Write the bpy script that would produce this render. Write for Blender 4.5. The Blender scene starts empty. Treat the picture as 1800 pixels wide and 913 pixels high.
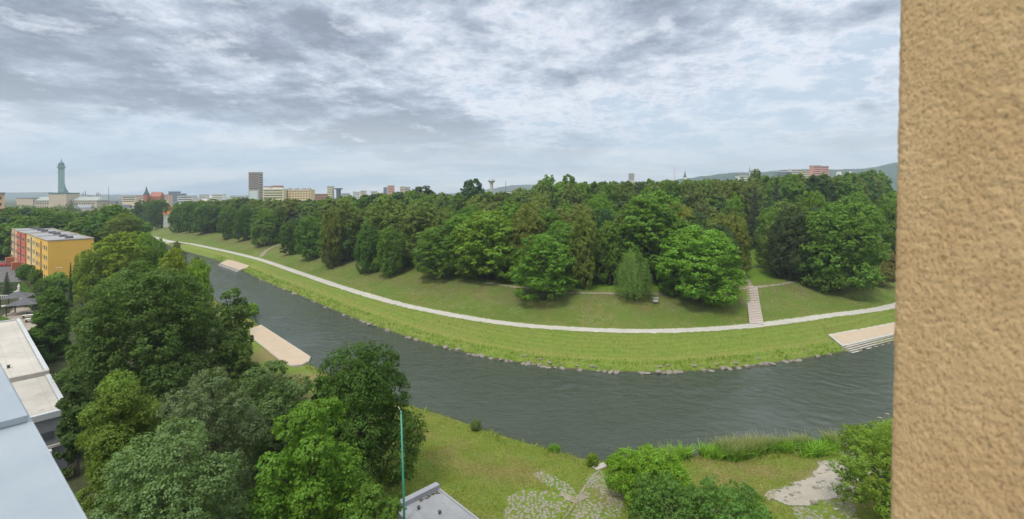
import bpy, math, random
import numpy as np
from mathutils import Vector, Matrix
random.seed(7)
RNG = np.random.default_rng(11)
C = bpy.context.scene.collection
R = math.radians
F, CX, HY, CAMZ = 835.0, 900.0, 343.0, 32.0      # lens and eye height recovered from the photograph

# ------------------------------------------------------------------ basics
def at(px, py, z):
    Y = F * (CAMZ - z) / (py - HY)
    return Vector(((px - CX) * Y / F, Y, z))
def at_depth(px, py, Y):
    return Vector(((px - CX) * Y / F, Y, CAMZ - (py - HY) * Y / F))

def link(name, me, parent=None, loc=None):
    o = bpy.data.objects.new(name, me); C.objects.link(o)
    if parent is not None: o.parent = parent
    if loc is not None: o.location = loc
    return o
def tag(o, label=None, cat=None, group=None, kind=None):
    if label: o['label'] = label
    if cat: o['category'] = cat
    if group: o['group'] = group
    if kind: o['kind'] = kind
    return o
def thing(name, label, cat, loc=(0, 0, 0), rz=0, group=None):
    o = link(name, None); o.location = loc; o.rotation_euler = (0, 0, rz)
    o.empty_display_size = .5
    return tag(o, label, cat, group)

def raw_mesh(name, v, f, mats, smooth=False, attrs=None, mi=None):
    """v (N,3), f (M,k) equal sided faces, numpy arrays"""
    v = np.asarray(v, dtype=np.float32); f = np.asarray(f, dtype=np.int32)
    me = bpy.data.meshes.new(name)
    me.vertices.add(len(v)); me.vertices.foreach_set('co', v.ravel())
    n, k = f.shape
    me.loops.add(n * k); me.loops.foreach_set('vertex_index', f.ravel())
    me.polygons.add(n); me.polygons.foreach_set('loop_start', np.arange(0, n * k, k, dtype=np.int32))
    if smooth: me.polygons.foreach_set('use_smooth', np.ones(n, dtype=bool))
    if mi is not None: me.polygons.foreach_set('material_index', np.asarray(mi, dtype=np.int32))
    for an, av in (attrs or {}).items():
        a = me.attributes.new(an, 'FLOAT', 'POINT'); a.data.foreach_set('value', np.asarray(av, dtype=np.float32))
    for m in (mats if isinstance(mats, (list, tuple)) else [mats]): me.materials.append(m)
    me.update(calc_edges=True)
    return me

class MB:
    def __init__(s): s.v = []; s.f = []; s.m = []; s.sm = []
    def face(s, pts, m=0, sm=False):
        i = len(s.v); s.v += [tuple(p) for p in pts]; s.f.append(tuple(range(i, i + len(pts)))); s.m.append(m); s.sm.append(sm)
    def box(s, x0, x1, y0, y1, z0, z1, m=0, rz=0, o=(0, 0, 0)):
        i = len(s.v); c, sn = math.cos(rz), math.sin(rz)
        for x, y, z in ((x0,y0,z0),(x1,y0,z0),(x1,y1,z0),(x0,y1,z0),(x0,y0,z1),(x1,y0,z1),(x1,y1,z1),(x0,y1,z1)):
            s.v.append((o[0] + c*x - sn*y, o[1] + sn*x + c*y, o[2] + z))
        for q in ((3,2,1,0),(4,5,6,7),(0,1,5,4),(1,2,6,5),(2,3,7,6),(3,0,4,7)):
            s.f.append(tuple(i + k for k in q)); s.m.append(m); s.sm.append(False)
        return s
    def prism(s, pts, z0, z1, m=0, mtop=None):
        n = len(pts); i = len(s.v)
        a = sum(pts[k][0]*pts[(k+1) % n][1] - pts[(k+1) % n][0]*pts[k][1] for k in range(n))
        if a < 0: pts = pts[::-1]
        s.v += [(p[0], p[1], z0) for p in pts] + [(p[0], p[1], z1) for p in pts]
        s.f.append(tuple(range(i + n - 1, i - 1, -1))); s.m.append(m); s.sm.append(False)
        s.f.append(tuple(range(i + n, i + 2*n))); s.m.append(m if mtop is None else mtop); s.sm.append(False)
        for k in range(n):
            j = (k + 1) % n; s.f.append((i+k, i+j, i+n+j, i+n+k)); s.m.append(m); s.sm.append(False)
        return s
    def tube(s, pts, rad, n=8, m=0, cap=True):
        i0 = len(s.v); P = [Vector(p) for p in pts]
        if not isinstance(rad, (list, tuple)): rad = [rad] * len(P)
        for k, p in enumerate(P):
            d = (P[min(k+1, len(P)-1)] - P[max(k-1, 0)]).normalized()
            a = d.cross(Vector((1, 0, 0)) if abs(d.x) < .8 else Vector((0, 1, 0))).normalized(); b = d.cross(a)
            for t in range(n):
                w = 2*math.pi*t/n; q = p + (a*math.cos(w) + b*math.sin(w))*rad[k]; s.v.append(tuple(q))
        for k in range(len(P)-1):
            for t in range(n):
                u = (t+1) % n
                s.f.append((i0+k*n+t, i0+k*n+u, i0+(k+1)*n+u, i0+(k+1)*n+t)); s.m.append(m); s.sm.append(True)
        if cap:
            s.f.append(tuple(i0+t for t in range(n-1, -1, -1))); s.m.append(m); s.sm.append(False)
            e = i0+(len(P)-1)*n; s.f.append(tuple(e+t for t in range(n))); s.m.append(m); s.sm.append(False)
        return s
    def lathe(s, prof, n=16, m=0, o=(0, 0, 0)):
        i0 = len(s.v)
        for r, z in prof:
            for t in range(n):
                w = 2*math.pi*t/n; s.v.append((o[0]+r*math.cos(w), o[1]+r*math.sin(w), o[2]+z))
        for k in range(len(prof)-1):
            for t in range(n):
                u = (t+1) % n; s.f.append((i0+k*n+t, i0+k*n+u, i0+(k+1)*n+u, i0+(k+1)*n+t)); s.m.append(m); s.sm.append(True)
        return s
    def mesh(s, name, mats):
        me = bpy.data.meshes.new(name); me.from_pydata(s.v, [], s.f)
        me.polygons.foreach_set('material_index', s.m); me.polygons.foreach_set('use_smooth', s.sm)
        for x in (mats if isinstance(mats, (list, tuple)) else [mats]): me.materials.append(x)
        me.update(); return me
    def obj(s, name, mats, parent=None, loc=None): return link(name, s.mesh(name, mats), parent, loc)

# ------------------------------------------------------------------ materials
class NT:
    def __init__(s, name):
        s.mat = bpy.data.materials.new(name); s.mat.use_nodes = True; s.t = s.mat.node_tree
        for n in list(s.t.nodes): s.t.nodes.remove(n)
        s.out = s.n('ShaderNodeOutputMaterial')
    def n(s, ty, ins=None, **kw):
        x = s.t.nodes.new(ty)
        for k, v in kw.items(): setattr(x, k, v)
        for k, v in (ins or {}).items(): s.set(x, k, v)
        return x
    def set(s, x, k, v):
        sk = x.inputs[k]
        if isinstance(v, bpy.types.NodeSocket): s.t.links.new(v, sk)
        elif isinstance(v, bpy.types.Node): s.t.links.new(v.outputs[0], sk)
        elif isinstance(v, (tuple, list)) and len(v) == 3 and sk.type == 'RGBA': sk.default_value = (*v, 1)
        else: sk.default_value = v
    def noise(s, scale, detail=3, rough=.55, vec=None, dist=0):
        x = s.n('ShaderNodeTexNoise', {'Scale': scale, 'Detail': detail, 'Roughness': rough, 'Distortion': dist})
        if vec is not None: s.set(x, 'Vector', vec)
        return x.outputs['Fac']
    def math(s, op, a, b=0.0, c=0.0, clamp=False):
        x = s.n('ShaderNodeMath', operation=op, use_clamp=clamp); s.set(x, 0, a); s.set(x, 1, b)
        if len(x.inputs) > 2: s.set(x, 2, c)
        return x.outputs[0]
    def map(s, v, a, b, c=0.0, d=1.0, smooth=False):
        x = s.n('ShaderNodeMapRange', {'Value': v, 'From Min': a, 'From Max': b, 'To Min': c, 'To Max': d})
        if smooth: x.interpolation_type = 'SMOOTHSTEP'
        return x.outputs[0]
    def mix(s, fac, a, b, mode='MIX'):
        x = s.n('ShaderNodeMix', data_type='RGBA', blend_type=mode); x.clamp_factor = True
        s.set(x, 0, fac); s.set(x, 6, a); s.set(x, 7, b); return x.outputs[2]
    def attr(s, name): return s.n('ShaderNodeAttribute', attribute_name=name).outputs['Fac']
    def pos(s): return s.n('ShaderNodeNewGeometry').outputs['Position']
    def obj(s): return s.n('ShaderNodeTexCoord').outputs['Object']
    def scalev(s, v, sc):
        x = s.n('ShaderNodeVectorMath', operation='MULTIPLY'); s.set(x, 0, v); x.inputs[1].default_value = sc; return x.outputs[0]
    def bump(s, h, strength=.5, dist=.05):
        return s.n('ShaderNodeBump', {'Height': h, 'Strength': strength, 'Distance': dist}).outputs[0]
    def bsdf(s, col, rough=.8, normal=None, spec=.3, metal=0.0, **kw):
        x = s.n('ShaderNodeBsdfPrincipled', {'Base Color': col, 'Roughness': rough, 'Specular IOR Level': spec, 'Metallic': metal, **kw})
        if normal is not None: s.set(x, 'Normal', normal)
        return x
    def done(s, sh): s.set(s.out, 'Surface', sh); return s.mat

def plain(name, col, rough=.8, var=.12, scale=1.5, spec=.3, metal=0.0, bump=0.0, bs=8.0):
    """a colour with stains and wear of two sizes"""
    k = NT(name); p = k.obj()
    a = k.noise(scale, 4, .6, p); b = k.noise(scale*9, 3, .6, p)
    v = k.math('ADD', k.math('MULTIPLY', a, .7), k.math('MULTIPLY', b, .3))
    c = k.mix(k.map(v, .3, .7), tuple(x*(1-var) for x in col), tuple(min(1, x*(1+var)) for x in col))
    nm = k.bump(k.noise(bs, 3, .6, p), bump, .02) if bump else None
    return k.done(k.bsdf(c, rough, nm, spec, metal))
CLOUD_OFF = (1.3, 9.4, 0); SKY_GAIN = .84; SKY_UP = 4.7; SUN_E = 2.5; EXPO = 0.45; HAZE = 1.9e-4; WATER_BUMP = 1.0
# ------------------------------------------------------------------ sky, sun, camera, air
SUN_EL, SUN_AZ = R(58), R(205)       # azimuth from +Y clockwise: high, behind the eye
W = bpy.data.worlds.new("World"); bpy.context.scene.world = W; W.use_nodes = True
t = W.node_tree; t.nodes.clear()
class WT(NT):
    def __init__(s, tree): s.t = tree
k = WT(t)
sky = k.n('ShaderNodeTexSky', sky_type='NISHITA', sun_disc=False, sun_elevation=SUN_EL, sun_rotation=SUN_AZ)
dirv = k.n('ShaderNodeTexCoord').outputs['Generated']
sep = k.n('ShaderNodeSeparateXYZ'); k.set(sep, 0, dirv)
z = k.math('MAXIMUM', sep.outputs[2], 0.0)
inv = k.math('DIVIDE', 1.0, k.math('ADD', z, .17))
comb = k.n('ShaderNodeCombineXYZ'); k.set(comb, 0, k.math('MULTIPLY', sep.outputs[0], inv)); k.set(comb, 1, k.math('MULTIPLY', sep.outputs[1], inv))
q = comb.outputs[0]                                   # point on the cloud deck
q2 = k.n('ShaderNodeVectorMath', operation='ADD'); k.set(q2, 0, q); q2.inputs[1].default_value = CLOUD_OFF; q2 = q2.outputs[0]
big = k.noise(.62, 2, .5, q2, .25)
mid = k.noise(1.9, 12, .64, q2, .1)
fine = k.noise(6.5, 10, .68, q2, .05)
wide = k.noise(1.6, 6, .55, k.scalev(q2, (.5, 1.9, 1)), .2)
den = k.math('ADD', k.math('MULTIPLY', big, .80), k.math('ADD', k.math('MULTIPLY', mid, .62), k.math('ADD', k.math('MULTIPLY', fine, .34), k.math('MULTIPLY', wide, .16))))
# low = thin bright veil, high = thick grey belly
ramp = k.n('ShaderNodeValToRGB'); k.set(ramp, 0, k.map(den, .79, 1.13))
cr = ramp.color_ramp
def stop(p, c):
    e = cr.elements.new(p); e.color = (*c, 1)
cr.elements[0].position = 0.0; cr.elements[0].color = (.50, .61, .72, 1)
cr.elements[1].position = 1.0; cr.elements[1].color = (.20, .225, .28, 1)
stop(.16, (.50, .60, .72)); stop(.29, (.78, .80, .87)); stop(.40, (.60, .645, .73)); stop(.54, (.44, .49, .58)); stop(.70, (.31, .35, .43)); stop(.85, (.225, .255, .32))
# sunlit crests of the lumps
crest = k.map(k.math('SUBTRACT', k.noise(3.4, 10, .64, q2, .1), k.math('MULTIPLY', big, .35)), .35, .48, 0, .8)
body = k.mix(crest, ramp.outputs[0], (.84, .86, .91))
# towards the horizon the deck thins to pale streaks over blue
low = k.noise(1.1, 7, .6, k.scalev(q2, (.45, 1.25, 1)), .2)
lowb = k.mix(k.map(sep.outputs[0], -.6, .1), (.34, .52, .70), (.46, .60, .70))
lowc = k.mix(k.map(low, .40, .60), lowb, (.78, .82, .84))
hz = k.map(z, .015, .19, 1.0, 0.0, True)
clouds = k.mix(k.math('MULTIPLY', hz, .82), body, lowc)
# overcast brightens overhead; above the view it is boosted further and warmed as fill
up = k.map(z, .36, .95, 1.0, SKY_UP, True)
sc = k.n('ShaderNodeVectorMath', operation='SCALE'); k.set(sc, 0, clouds); k.set(sc, 'Scale', k.math('MULTIPLY', up, SKY_GAIN*10.0))
sc = k.mix(k.map(z, .36, .6), sc.outputs[0], (1.07, 1.0, .87), 'MULTIPLY').node
thin = k.mix(.90, sky.outputs[0], sc.outputs[2])
bg = k.n('ShaderNodeBackground', {'Color': thin, 'Strength': .1})
wo = k.n('ShaderNodeOutputWorld'); k.set(wo, 'Surface', bg)
W.cycles.sampling_method = 'MANUAL'; W.cycles.sample_map_resolution = 512

sl = bpy.data.lights.new('sun', 'SUN'); sl.energy = SUN_E; sl.angle = R(14); sl.color = (1, .93, .80)
so = link('sun', sl); so.rotation_euler = (math.pi/2 - SUN_EL, 0, -SUN_AZ + math.pi)

cd = bpy.data.cameras.new('camera'); cam = link('camera', cd)
cam.location = (0, 0, CAMZ); cam.rotation_euler = (R(90), 0, 0)
cd.sensor_width = 36; cd.lens = F/1800*36; cd.shift_y = -(456.5 - HY)/1800
cd.clip_start = .05; cd.clip_end = 20000
cd.dof.use_dof = True; cd.dof.focus_distance = 90; cd.dof.aperture_fstop = 3.4
S = bpy.context.scene; S.camera = cam
S.view_settings.view_transform = 'Standard'; S.view_settings.look = 'None'; S.view_settings.exposure = EXPO; S.view_settings.gamma = 1
S.cycles.use_denoising = True; S.cycles.max_bounces = 6; S.cycles.diffuse_bounces = 3; S.cycles.transmission_bounces = 3
S.cycles.transparent_max_bounces = 4; S.cycles.volume_bounces = 0; S.cycles.sample_clamp_indirect = 4

if HAZE:
    b = MB().box(-4600, 4600, -60, 4700, -5, 420)
    k = NT('air'); vol = k.n('ShaderNodeVolumePrincipled', {'Color': (.74, .86, .98), 'Density': HAZE, 'Anisotropy': .2})
    k.set(k.out, 'Volume', vol)
    tag(b.obj('haze', k.mat), kind='stuff')
# ------------------------------------------------------------------ the lie of the land
def spline(pts, per=8):
    P = [np.array(p, float) for p in pts]; P = [2*P[0]-P[1]] + P + [2*P[-1]-P[-2]]; out = []
    for i in range(1, len(P)-2):
        for s in np.linspace(0, 1, per, endpoint=False):
            a, b, c, d = P[i-1:i+3]
            out.append(.5*(2*b + (c-a)*s + (2*a-5*b+4*c-d)*s*s + (3*b-a-3*c+d)*s**3))
    out.append(P[-2]); return np.array(out)
def px_line(pts, z): return [tuple(at(x, y, z)[:2]) for x, y in pts]

FAR = spline([(-1500, 2600), (-900, 1400), (-600, 800), (-420, 520), (-290, 372), (-205, 287)] +
    px_line([(388, 461), (470, 498), (530, 522), (600, 552), (700, 589), (800, 617), (900, 637), (1000, 650), (1100, 656), (1200, 655), (1300, 647), (1400, 634), (1477, 621), (1575, 600)], 0) +
    [(110, 120), (150, 150), (220, 220), (400, 420), (900, 1200), (1500, 2600)])
NEAR = spline([(-1700, 2500), (-1000, 1320), (-660, 740), (-460, 470), (-320, 335), (-215, 262), (-150, 205), (-112, 168), (-84, 138)] +
    px_line([(440, 561), (545, 640), (690, 702), (780, 730), (870, 762), (960, 788), (1060, 811), (1190, 803), (1330, 795), (1465, 786), (1575, 752)], 0) +
    [(72, 75), (110, 98), (170, 140), (270, 220), (470, 420), (1000, 1150), (1700, 2500)])
PATH = spline([(-1550, 2650), (-930, 1440), (-630, 840), (-450, 560), (-325, 410)] +
    px_line([(285, 421), (340, 430), (440, 452), (520, 478), (600, 505), (700, 534), (800, 555), (900, 570), (1000, 578), (1100, 582), (1200, 581), (1320, 573), (1450, 556), (1575, 537)], 2.5) +
    [(135, 152), (200, 230), (380, 440), (880, 1230), (1480, 2640)])

def sdist(P, L):
    """signed distance to polyline L; positive on the far (left hand) side. P (N,2)"""
    best = np.full(len(P), 1e18); sg = np.ones(len(P))
    for a, b in zip(L[:-1], L[1:]):
        d = b - a; l2 = d @ d
        if l2 < 1e-12: continue
        w = P - a; s = np.clip((w @ d)/l2, 0, 1); e = w - s[:, None]*d; q = (e*e).sum(1)
        m = q < best; cr = d[0]*w[:, 1] - d[1]*w[:, 0]
        best = np.where(m, q, best); sg = np.where(m, np.where(cr >= 0, 1.0, -1.0), sg)
    return np.sqrt(best)*sg
def sm(x, a, b): x = np.clip((x-a)/(b-a), 0, 1); return x*x*(3-2*x)

def vnoise(P, s, seed=0):
    """cheap smooth value noise for the ground"""
    q = P/s; i = np.floor(q).astype(int); f = q - i; f = f*f*(3-2*f)
    def h(a, b): x = np.sin((a*127.1 + b*311.7 + seed*74.7))*43758.5453; return x - np.floor(x)
    a, b = i[:, 0], i[:, 1]
    return (h(a, b)*(1-f[:, 0])+h(a+1, b)*f[:, 0])*(1-f[:, 1]) + (h(a, b+1)*(1-f[:, 0])+h(a+1, b+1)*f[:, 0])*f[:, 1]

def poly_in(P, poly):
    x, y = P[:, 0], P[:, 1]; c = np.zeros(len(P), bool); n = len(poly)
    for i in range(n):
        x0, y0 = poly[i][0], poly[i][1]; x1, y1 = poly[(i+1) % n][0], poly[(i+1) % n][1]
        if y0 == y1: continue
        m = ((y0 > y) != (y1 > y)) & (x < (x1-x0)*(y-y0)/(y1-y0) + x0); c ^= m
    return c

# riverside decks (corners read off the photograph)
DECK_R = [at(1455, 588, .95), at(1481, 609, .95), at(1575, 587, .95), Vector((113, 120.5, .95)), Vector((109, 125.5, .95)), at(1575, 566, .95)]
DECK_F = [at(386, 463, .8), at(402, 456, .8), at(442, 468, .8), at(421, 475, .8)]
BEACH = [at(459, 571, .45), at(546, 627, .45), at(543, 635, .45), at(531, 641, .45), at(512, 643, .45), at(496, 636, .45), at(440, 592, .45), at(440, 578, .45)]
DECKS = [DECK_R, DECK_F, BEACH]
def grow(poly, d):
    c = sum((Vector(p[:2]) for p in poly), Vector((0, 0)))/len(poly)
    return [c + (Vector(p[:2])-c)*(1 + d/max(.1, (Vector(p[:2])-c).length)) for p in poly]

def fields_exact(P):
    return sdist(P, FAR), -sdist(P, NEAR), sdist(P, PATH)
class Grid:
    # signed distances sampled once and read back bilinearly
    def __init__(s, x0, x1, y0, y1, st):
        s.x0, s.y0, s.st = x0, y0, st; xs, ys = np.arange(x0, x1+st, st), np.arange(y0, y1+st, st); s.nx, s.ny = len(xs), len(ys)
        A, B = np.meshgrid(xs, ys); s.t = [f.reshape(s.ny, s.nx) for f in fields_exact(np.stack([A.ravel(), B.ravel()], 1))]
    def inside(s, P): return (P[:, 0] > s.x0) & (P[:, 0] < s.x0+(s.nx-1)*s.st) & (P[:, 1] > s.y0) & (P[:, 1] < s.y0+(s.ny-1)*s.st)
    def read(s, P):
        u = np.clip((P[:, 0]-s.x0)/s.st, 0, s.nx-1.001); v = np.clip((P[:, 1]-s.y0)/s.st, 0, s.ny-1.001)
        i, j = u.astype(int), v.astype(int); a, b = u-i, v-j
        return [(t[j, i]*(1-a)+t[j, i+1]*a)*(1-b)+(t[j+1, i]*(1-a)+t[j+1, i+1]*a)*b for t in s.t]
GRIDS = None
def fields(P):
    global GRIDS
    P = np.asarray(P, float)
    if GRIDS is None: GRIDS = (Grid(-5000, 5000, -100, 4800, 50), Grid(-720, 720, 0, 960, 6), Grid(-180, 145, 26, 266, 1.0))
    out = GRIDS[0].read(P)
    for g in GRIDS[1:]:
        m = g.inside(P)
        if m.any():
            for o, v in zip(out, g.read(P[m])): o[m] = v
    return out
def height(P, fl=None):
    P = np.asarray(P, float).reshape(-1, 2)
    dw, dn, dp = fl if fl is not None else fields(P)
    # far side: stones, lawn, path, embankment, park plateau
    t = dw/np.maximum(.01, dw + np.maximum(0, -dp - 2.6))
    t = np.clip(t, 0, 1)
    lawn = .55*sm(dw, 0, 1.2) + (2.5-.55)*np.where(dp > -2.6, 1, sm(t, -.15, 1.02))*sm(dw, .2, 3)
    up = 4.2*sm(dp, 2.4, 25)
    wob = (vnoise(P, 6, 1)-.5)*.35*sm(np.abs(dp), 3.0, 7)*sm(dw, 3, 8)
    rise = 6.5*sm(P[:, 0], 0, 220)*sm(P[:, 1]-.2*P[:, 0], 120, 290)
    zf = lawn + up + wob + rise
    zn = .45*sm(dn, 0, 1.2) + 2.6*sm(dn, .8, 24) + 1.5*sm(dn, 22, 42) + (vnoise(P, 5, 3)-.5)*.3*sm(dn, 2, 6)
    zr = -1.5*sm(np.minimum(-dw, -dn), 0, 4) - .02
    z = np.where(dw > 0, zf, np.where(dn > 0, zn, zr))
    for dk in DECKS:
        if P.shape[0] > 0:
            m = poly_in(P, grow(dk, 1.0)); z = np.where(m, np.minimum(z, dk[0].z - .35), z)
    far = sm(np.hypot(P[:, 0], P[:, 1]), 700, 1500)
    return z*(1-far) + 6.0*far
def h1(x, y): return float(height(np.array([[x, y]]))[0])
def ground(px, py, lo=30, hi=900):
    """where the sight line through this point of the photograph meets the ground"""
    Y = np.concatenate([np.arange(lo, 200, .5), np.arange(200, hi, 2.0)])
    X = (px-CX)*Y/F; Z = CAMZ - (py-HY)*Y/F
    g = height(np.stack([X, Y], 1)); i = np.argmax(g >= Z)
    if not (g >= Z).any(): i = len(Y)-1
    return Vector((X[i], Y[i], g[i]))

def axis(lo, hi, step, a, b, g=1.16):
    v = list(np.arange(lo, hi, step)); s = step
    while v[-1] < b: s *= g; v.append(v[-1]+s)
    s = step
    while v[0] > a: s *= g; v.insert(0, v[0]-s)
    return np.array(v)
gx = axis(-175, 140, 1.15, -4500, 4500); gy = axis(28, 262, 1.1, -50, 4600)
GX, GY = np.meshgrid(gx, gy); P = np.stack([GX.ravel(), GY.ravel()], 1)
fl = fields(P); Z = height(P, fl)
nx, ny = len(gx), len(gy)
ii = (np.arange(ny-1)[:, None]*nx + np.arange(nx-1)[None]).ravel()
quads = np.stack([ii, ii+1, ii+1+nx, ii+nx], 1)

# ground cover zones, one sheet
k = NT('ground_cover'); p = k.pos()
dw, dn, dp = k.attr('dw'), k.attr('dn'), k.attr('dp')
n1, n2, n3, n4 = k.noise(.09, 4, .6, p), k.noise(.5, 4, .65, p), k.noise(3.2, 3, .7, p), k.noise(14, 2, .7, p)
wob = k.math('MULTIPLY', k.math('SUBTRACT', n2, .5), 3.0)
tex = k.math('ADD', k.math('MULTIPLY', n3, .6), k.math('MULTIPLY', n4, .4))
lawn = k.mix(k.map(n2, .3, .7), (.105, .165, .026), (.150, .205, .036))
lawn = k.mix(k.map(n1, .42, .68), lawn, (.150, .175, .040))
stripe = k.math('SINE', k.math('MULTIPLY', k.math('ADD', dw, k.math('MULTIPLY', n1, 1.2)), 3.4))
lawn = k.mix(k.math('MULTIPLY', k.map(stripe, .1, .9), k.map(n2, .25, .7, .25, .8)), lawn, (.175, .205, .05))
ridge = k.map(k.math('ABSOLUTE', k.math('SUBTRACT', dw, 4.2)), .15, .8, .55, 0.0)
lawn = k.mix(ridge, lawn, (.215, .205, .06))
dry = k.mix(k.map(n2, .34, .62), (.085, .135, .021), (.150, .155, .045))
dry = k.mix(k.map(n1, .42, .58), dry, (.095, .145, .026))
bare_ = k.math('MULTIPLY', k.math('MULTIPLY', k.map(dp, 8, 13), k.map(dp, 20, 25, 1, 0)), k.map(k.noise(.16, 3, .6, p), .40, .58))
dry = k.mix(k.math('MULTIPLY', bare_, .5), dry, (.135, .105, .058))
fl_ = k.math('MULTIPLY', k.map(k.noise(2.6, 3, .8, p), .56, .64), k.map(k.noise(.20, 3, .6, p), .48, .58))
dry = k.mix(k.math('MULTIPLY', fl_, .6), dry, (.36, .34, .26))
park = k.mix(k.map(n2, .3, .7), (.095, .175, .018), (.130, .215, .022))
near = k.mix(k.map(n2, .30, .70), (.100, .172, .024), (.160, .198, .036))
near = k.mix(k.map(n1, .47, .60), near, (.190, .160, .066))
near = k.mix(k.math('MULTIPLY', k.map(k.noise(2.4, 3, .75, p), .62, .68), k.map(k.noise(.15, 2, .5, p), .5, .6)), near, (.34, .31, .17))
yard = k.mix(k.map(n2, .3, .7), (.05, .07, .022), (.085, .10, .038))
px_ = k.n('ShaderNodeSeparateXYZ'); k.set(px_, 0, p)
far_ = k.mix(k.map(n2, .3, .7), (.05, .075, .03), (.10, .11, .07))
fs = k.mix(k.map(k.math('ADD', dp, wob), 1.0, 3.4), lawn, dry)
fs = k.mix(k.map(k.math('ADD', dp, wob), 20, 26), fs, park)
fs = k.mix(k.map(dp, 250, 400), fs, far_)
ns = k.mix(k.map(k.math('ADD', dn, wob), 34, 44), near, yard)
ns = k.mix(k.math('MULTIPLY', k.map(k.math('ADD', px_.outputs[0], wob), -12, -20), k.map(k.math('ADD', dn, wob), 5, 10)), ns, k.mix(k.map(n2, .3, .7), (.035, .045, .018), (.06, .065, .03)))  # dark soil under the left trees, with their shade painted into the colour
mud = k.mix(k.map(n3, .3, .7), (.035, .036, .026), (.09, .085, .065))
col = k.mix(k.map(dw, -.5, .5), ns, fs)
rim = k.math('MAXIMUM', dw, dn)
col = k.mix(k.map(rim, .1, .6), mud, col)
col = k.mix(k.map(tex, .35, .68, .0, .5), col, k.mix(1.0, col, (.55, .6, .5), 'MULTIPLY'))
hgt = k.math('ADD', k.math('MULTIPLY', n3, .7), k.math('MULTIPLY', n4, .4))
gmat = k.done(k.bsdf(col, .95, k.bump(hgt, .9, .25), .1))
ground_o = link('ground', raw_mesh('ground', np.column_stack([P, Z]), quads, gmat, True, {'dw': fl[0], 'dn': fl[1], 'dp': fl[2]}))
tag(ground_o, kind='structure')

# water
k = NT('river_water'); p = k.pos()
wv = k.noise(.55, 5, .60, k.scalev(p, (1, 1.6, 1)), .8); wf = k.noise(2.3, 4, .65, k.scalev(p, (1, 1.3, 1)), .5)
calm = k.map(k.noise(.035, 3, .55, p), .42, .62)
hh = k.math('ADD', k.math('MULTIPLY', wv, .75), k.math('MULTIPLY', wf, .32))
st = k.map(calm, 0, 1, WATER_BUMP*.30, WATER_BUMP*.12)
b = k.n('ShaderNodeBump', {'Height': hh, 'Strength': st, 'Distance': .95})
c = k.mix(calm, (.030, .040, .028), (.040, .051, .038))
wat = k.done(k.bsdf(c, .05, b.outputs[0], .5, IOR=1.33))
# the reach in view is a rippled surface, the rest lies flat; both are one sheet
wx, wy = np.arange(-175, 110, .34), np.arange(50, 255, .30)
A_, B_ = np.meshgrid(wx, wy); WP = np.stack([A_.ravel(), B_.ravel()], 1); wfl = fields(WP)
ang_ = np.array([[.80, .60], [-.60, .80]]); Q1 = (WP @ ang_.T)*np.array([1.0, .55])
amp = .55 + .9*vnoise(WP, 17, 31)*vnoise(WP, 7, 32)*1.6
WZ = .55*amp*((vnoise(Q1, .95, 21)-.5)*.13 + (vnoise(WP, 1.5, 22)-.5)*.08 + (vnoise(Q1+31, .62, 23)-.5)*.07)
edge = sm(np.minimum(np.minimum(WP[:, 0]+175, 109-WP[:, 0]), np.minimum(WP[:, 1]-50, 254-WP[:, 1])), 0, 6)
WZ = WZ*edge - .04*(1-edge)*0
inr = ((wfl[0] < 1.2) & (wfl[1] < 1.2)).reshape(A_.shape)
cell = (inr[:-1, :-1] | inr[1:, 1:] | inr[1:, :-1] | inr[:-1, 1:]); iy, ix = np.nonzero(cell); nW = len(wx); b_ = iy*nW+ix
fW = np.stack([b_, b_+1, b_+1+nW, b_+nW], 1); u_, inv_ = np.unique(fW, return_inverse=True)
VW = np.column_stack([WP[u_], WZ[u_]]); nv = len(VW)
# flat remainder upstream and downstream, 12 cm lower so the two never coincide
VW = np.concatenate([VW, [(-1600, 30, -.16), (1600, 30, -.16), (1600, 2600, -.16), (-1600, 2600, -.16)]])
fW = np.concatenate([inv_.reshape(fW.shape), [[nv, nv+1, nv+2, nv+3]]])
me = raw_mesh('water', VW, fW, wat, True)
tag(link('water', me), kind='structure')

# ------------------------------------------------------------------ strips and patches laid on the ground
def strip(name, line, w, mat, lift=.04, step=.7, across=4, kind='structure', jitter=0.0):
    L = np.asarray(line, float); d = np.r_[0, np.cumsum(np.hypot(*np.diff(L, axis=0).T))]
    s = np.arange(0, d[-1], step); X = np.stack([np.interp(s, d, L[:, 0]), np.interp(s, d, L[:, 1])], 1)
    T = np.gradient(X, axis=0); T /= np.maximum(1e-9, np.hypot(*T.T))[:, None]; N = np.stack([-T[:, 1], T[:, 0]], 1)
    off = np.linspace(-w/2, w/2, across+1)
    V = X[:, None, :] + N[:, None, :]*off[None, :, None]
    if jitter:
        V[:, 0] += N*RNG.normal(0, jitter, (len(X), 1)); V[:, -1] += N*RNG.normal(0, jitter, (len(X), 1))
    V = V.reshape(-1, 2); zz = height(V) + lift
    zz = zz.reshape(len(X), -1)
    n = across+1; i = (np.arange(len(X)-1)[:, None]*n + np.arange(across)[None]).ravel()
    f = np.stack([i, i+n, i+n+1, i+1], 1)[:, ::-1]
    o = link(name, raw_mesh(name, np.column_stack([V, zz.ravel()]), f, mat, True)); tag(o, kind=kind); return o
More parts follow.
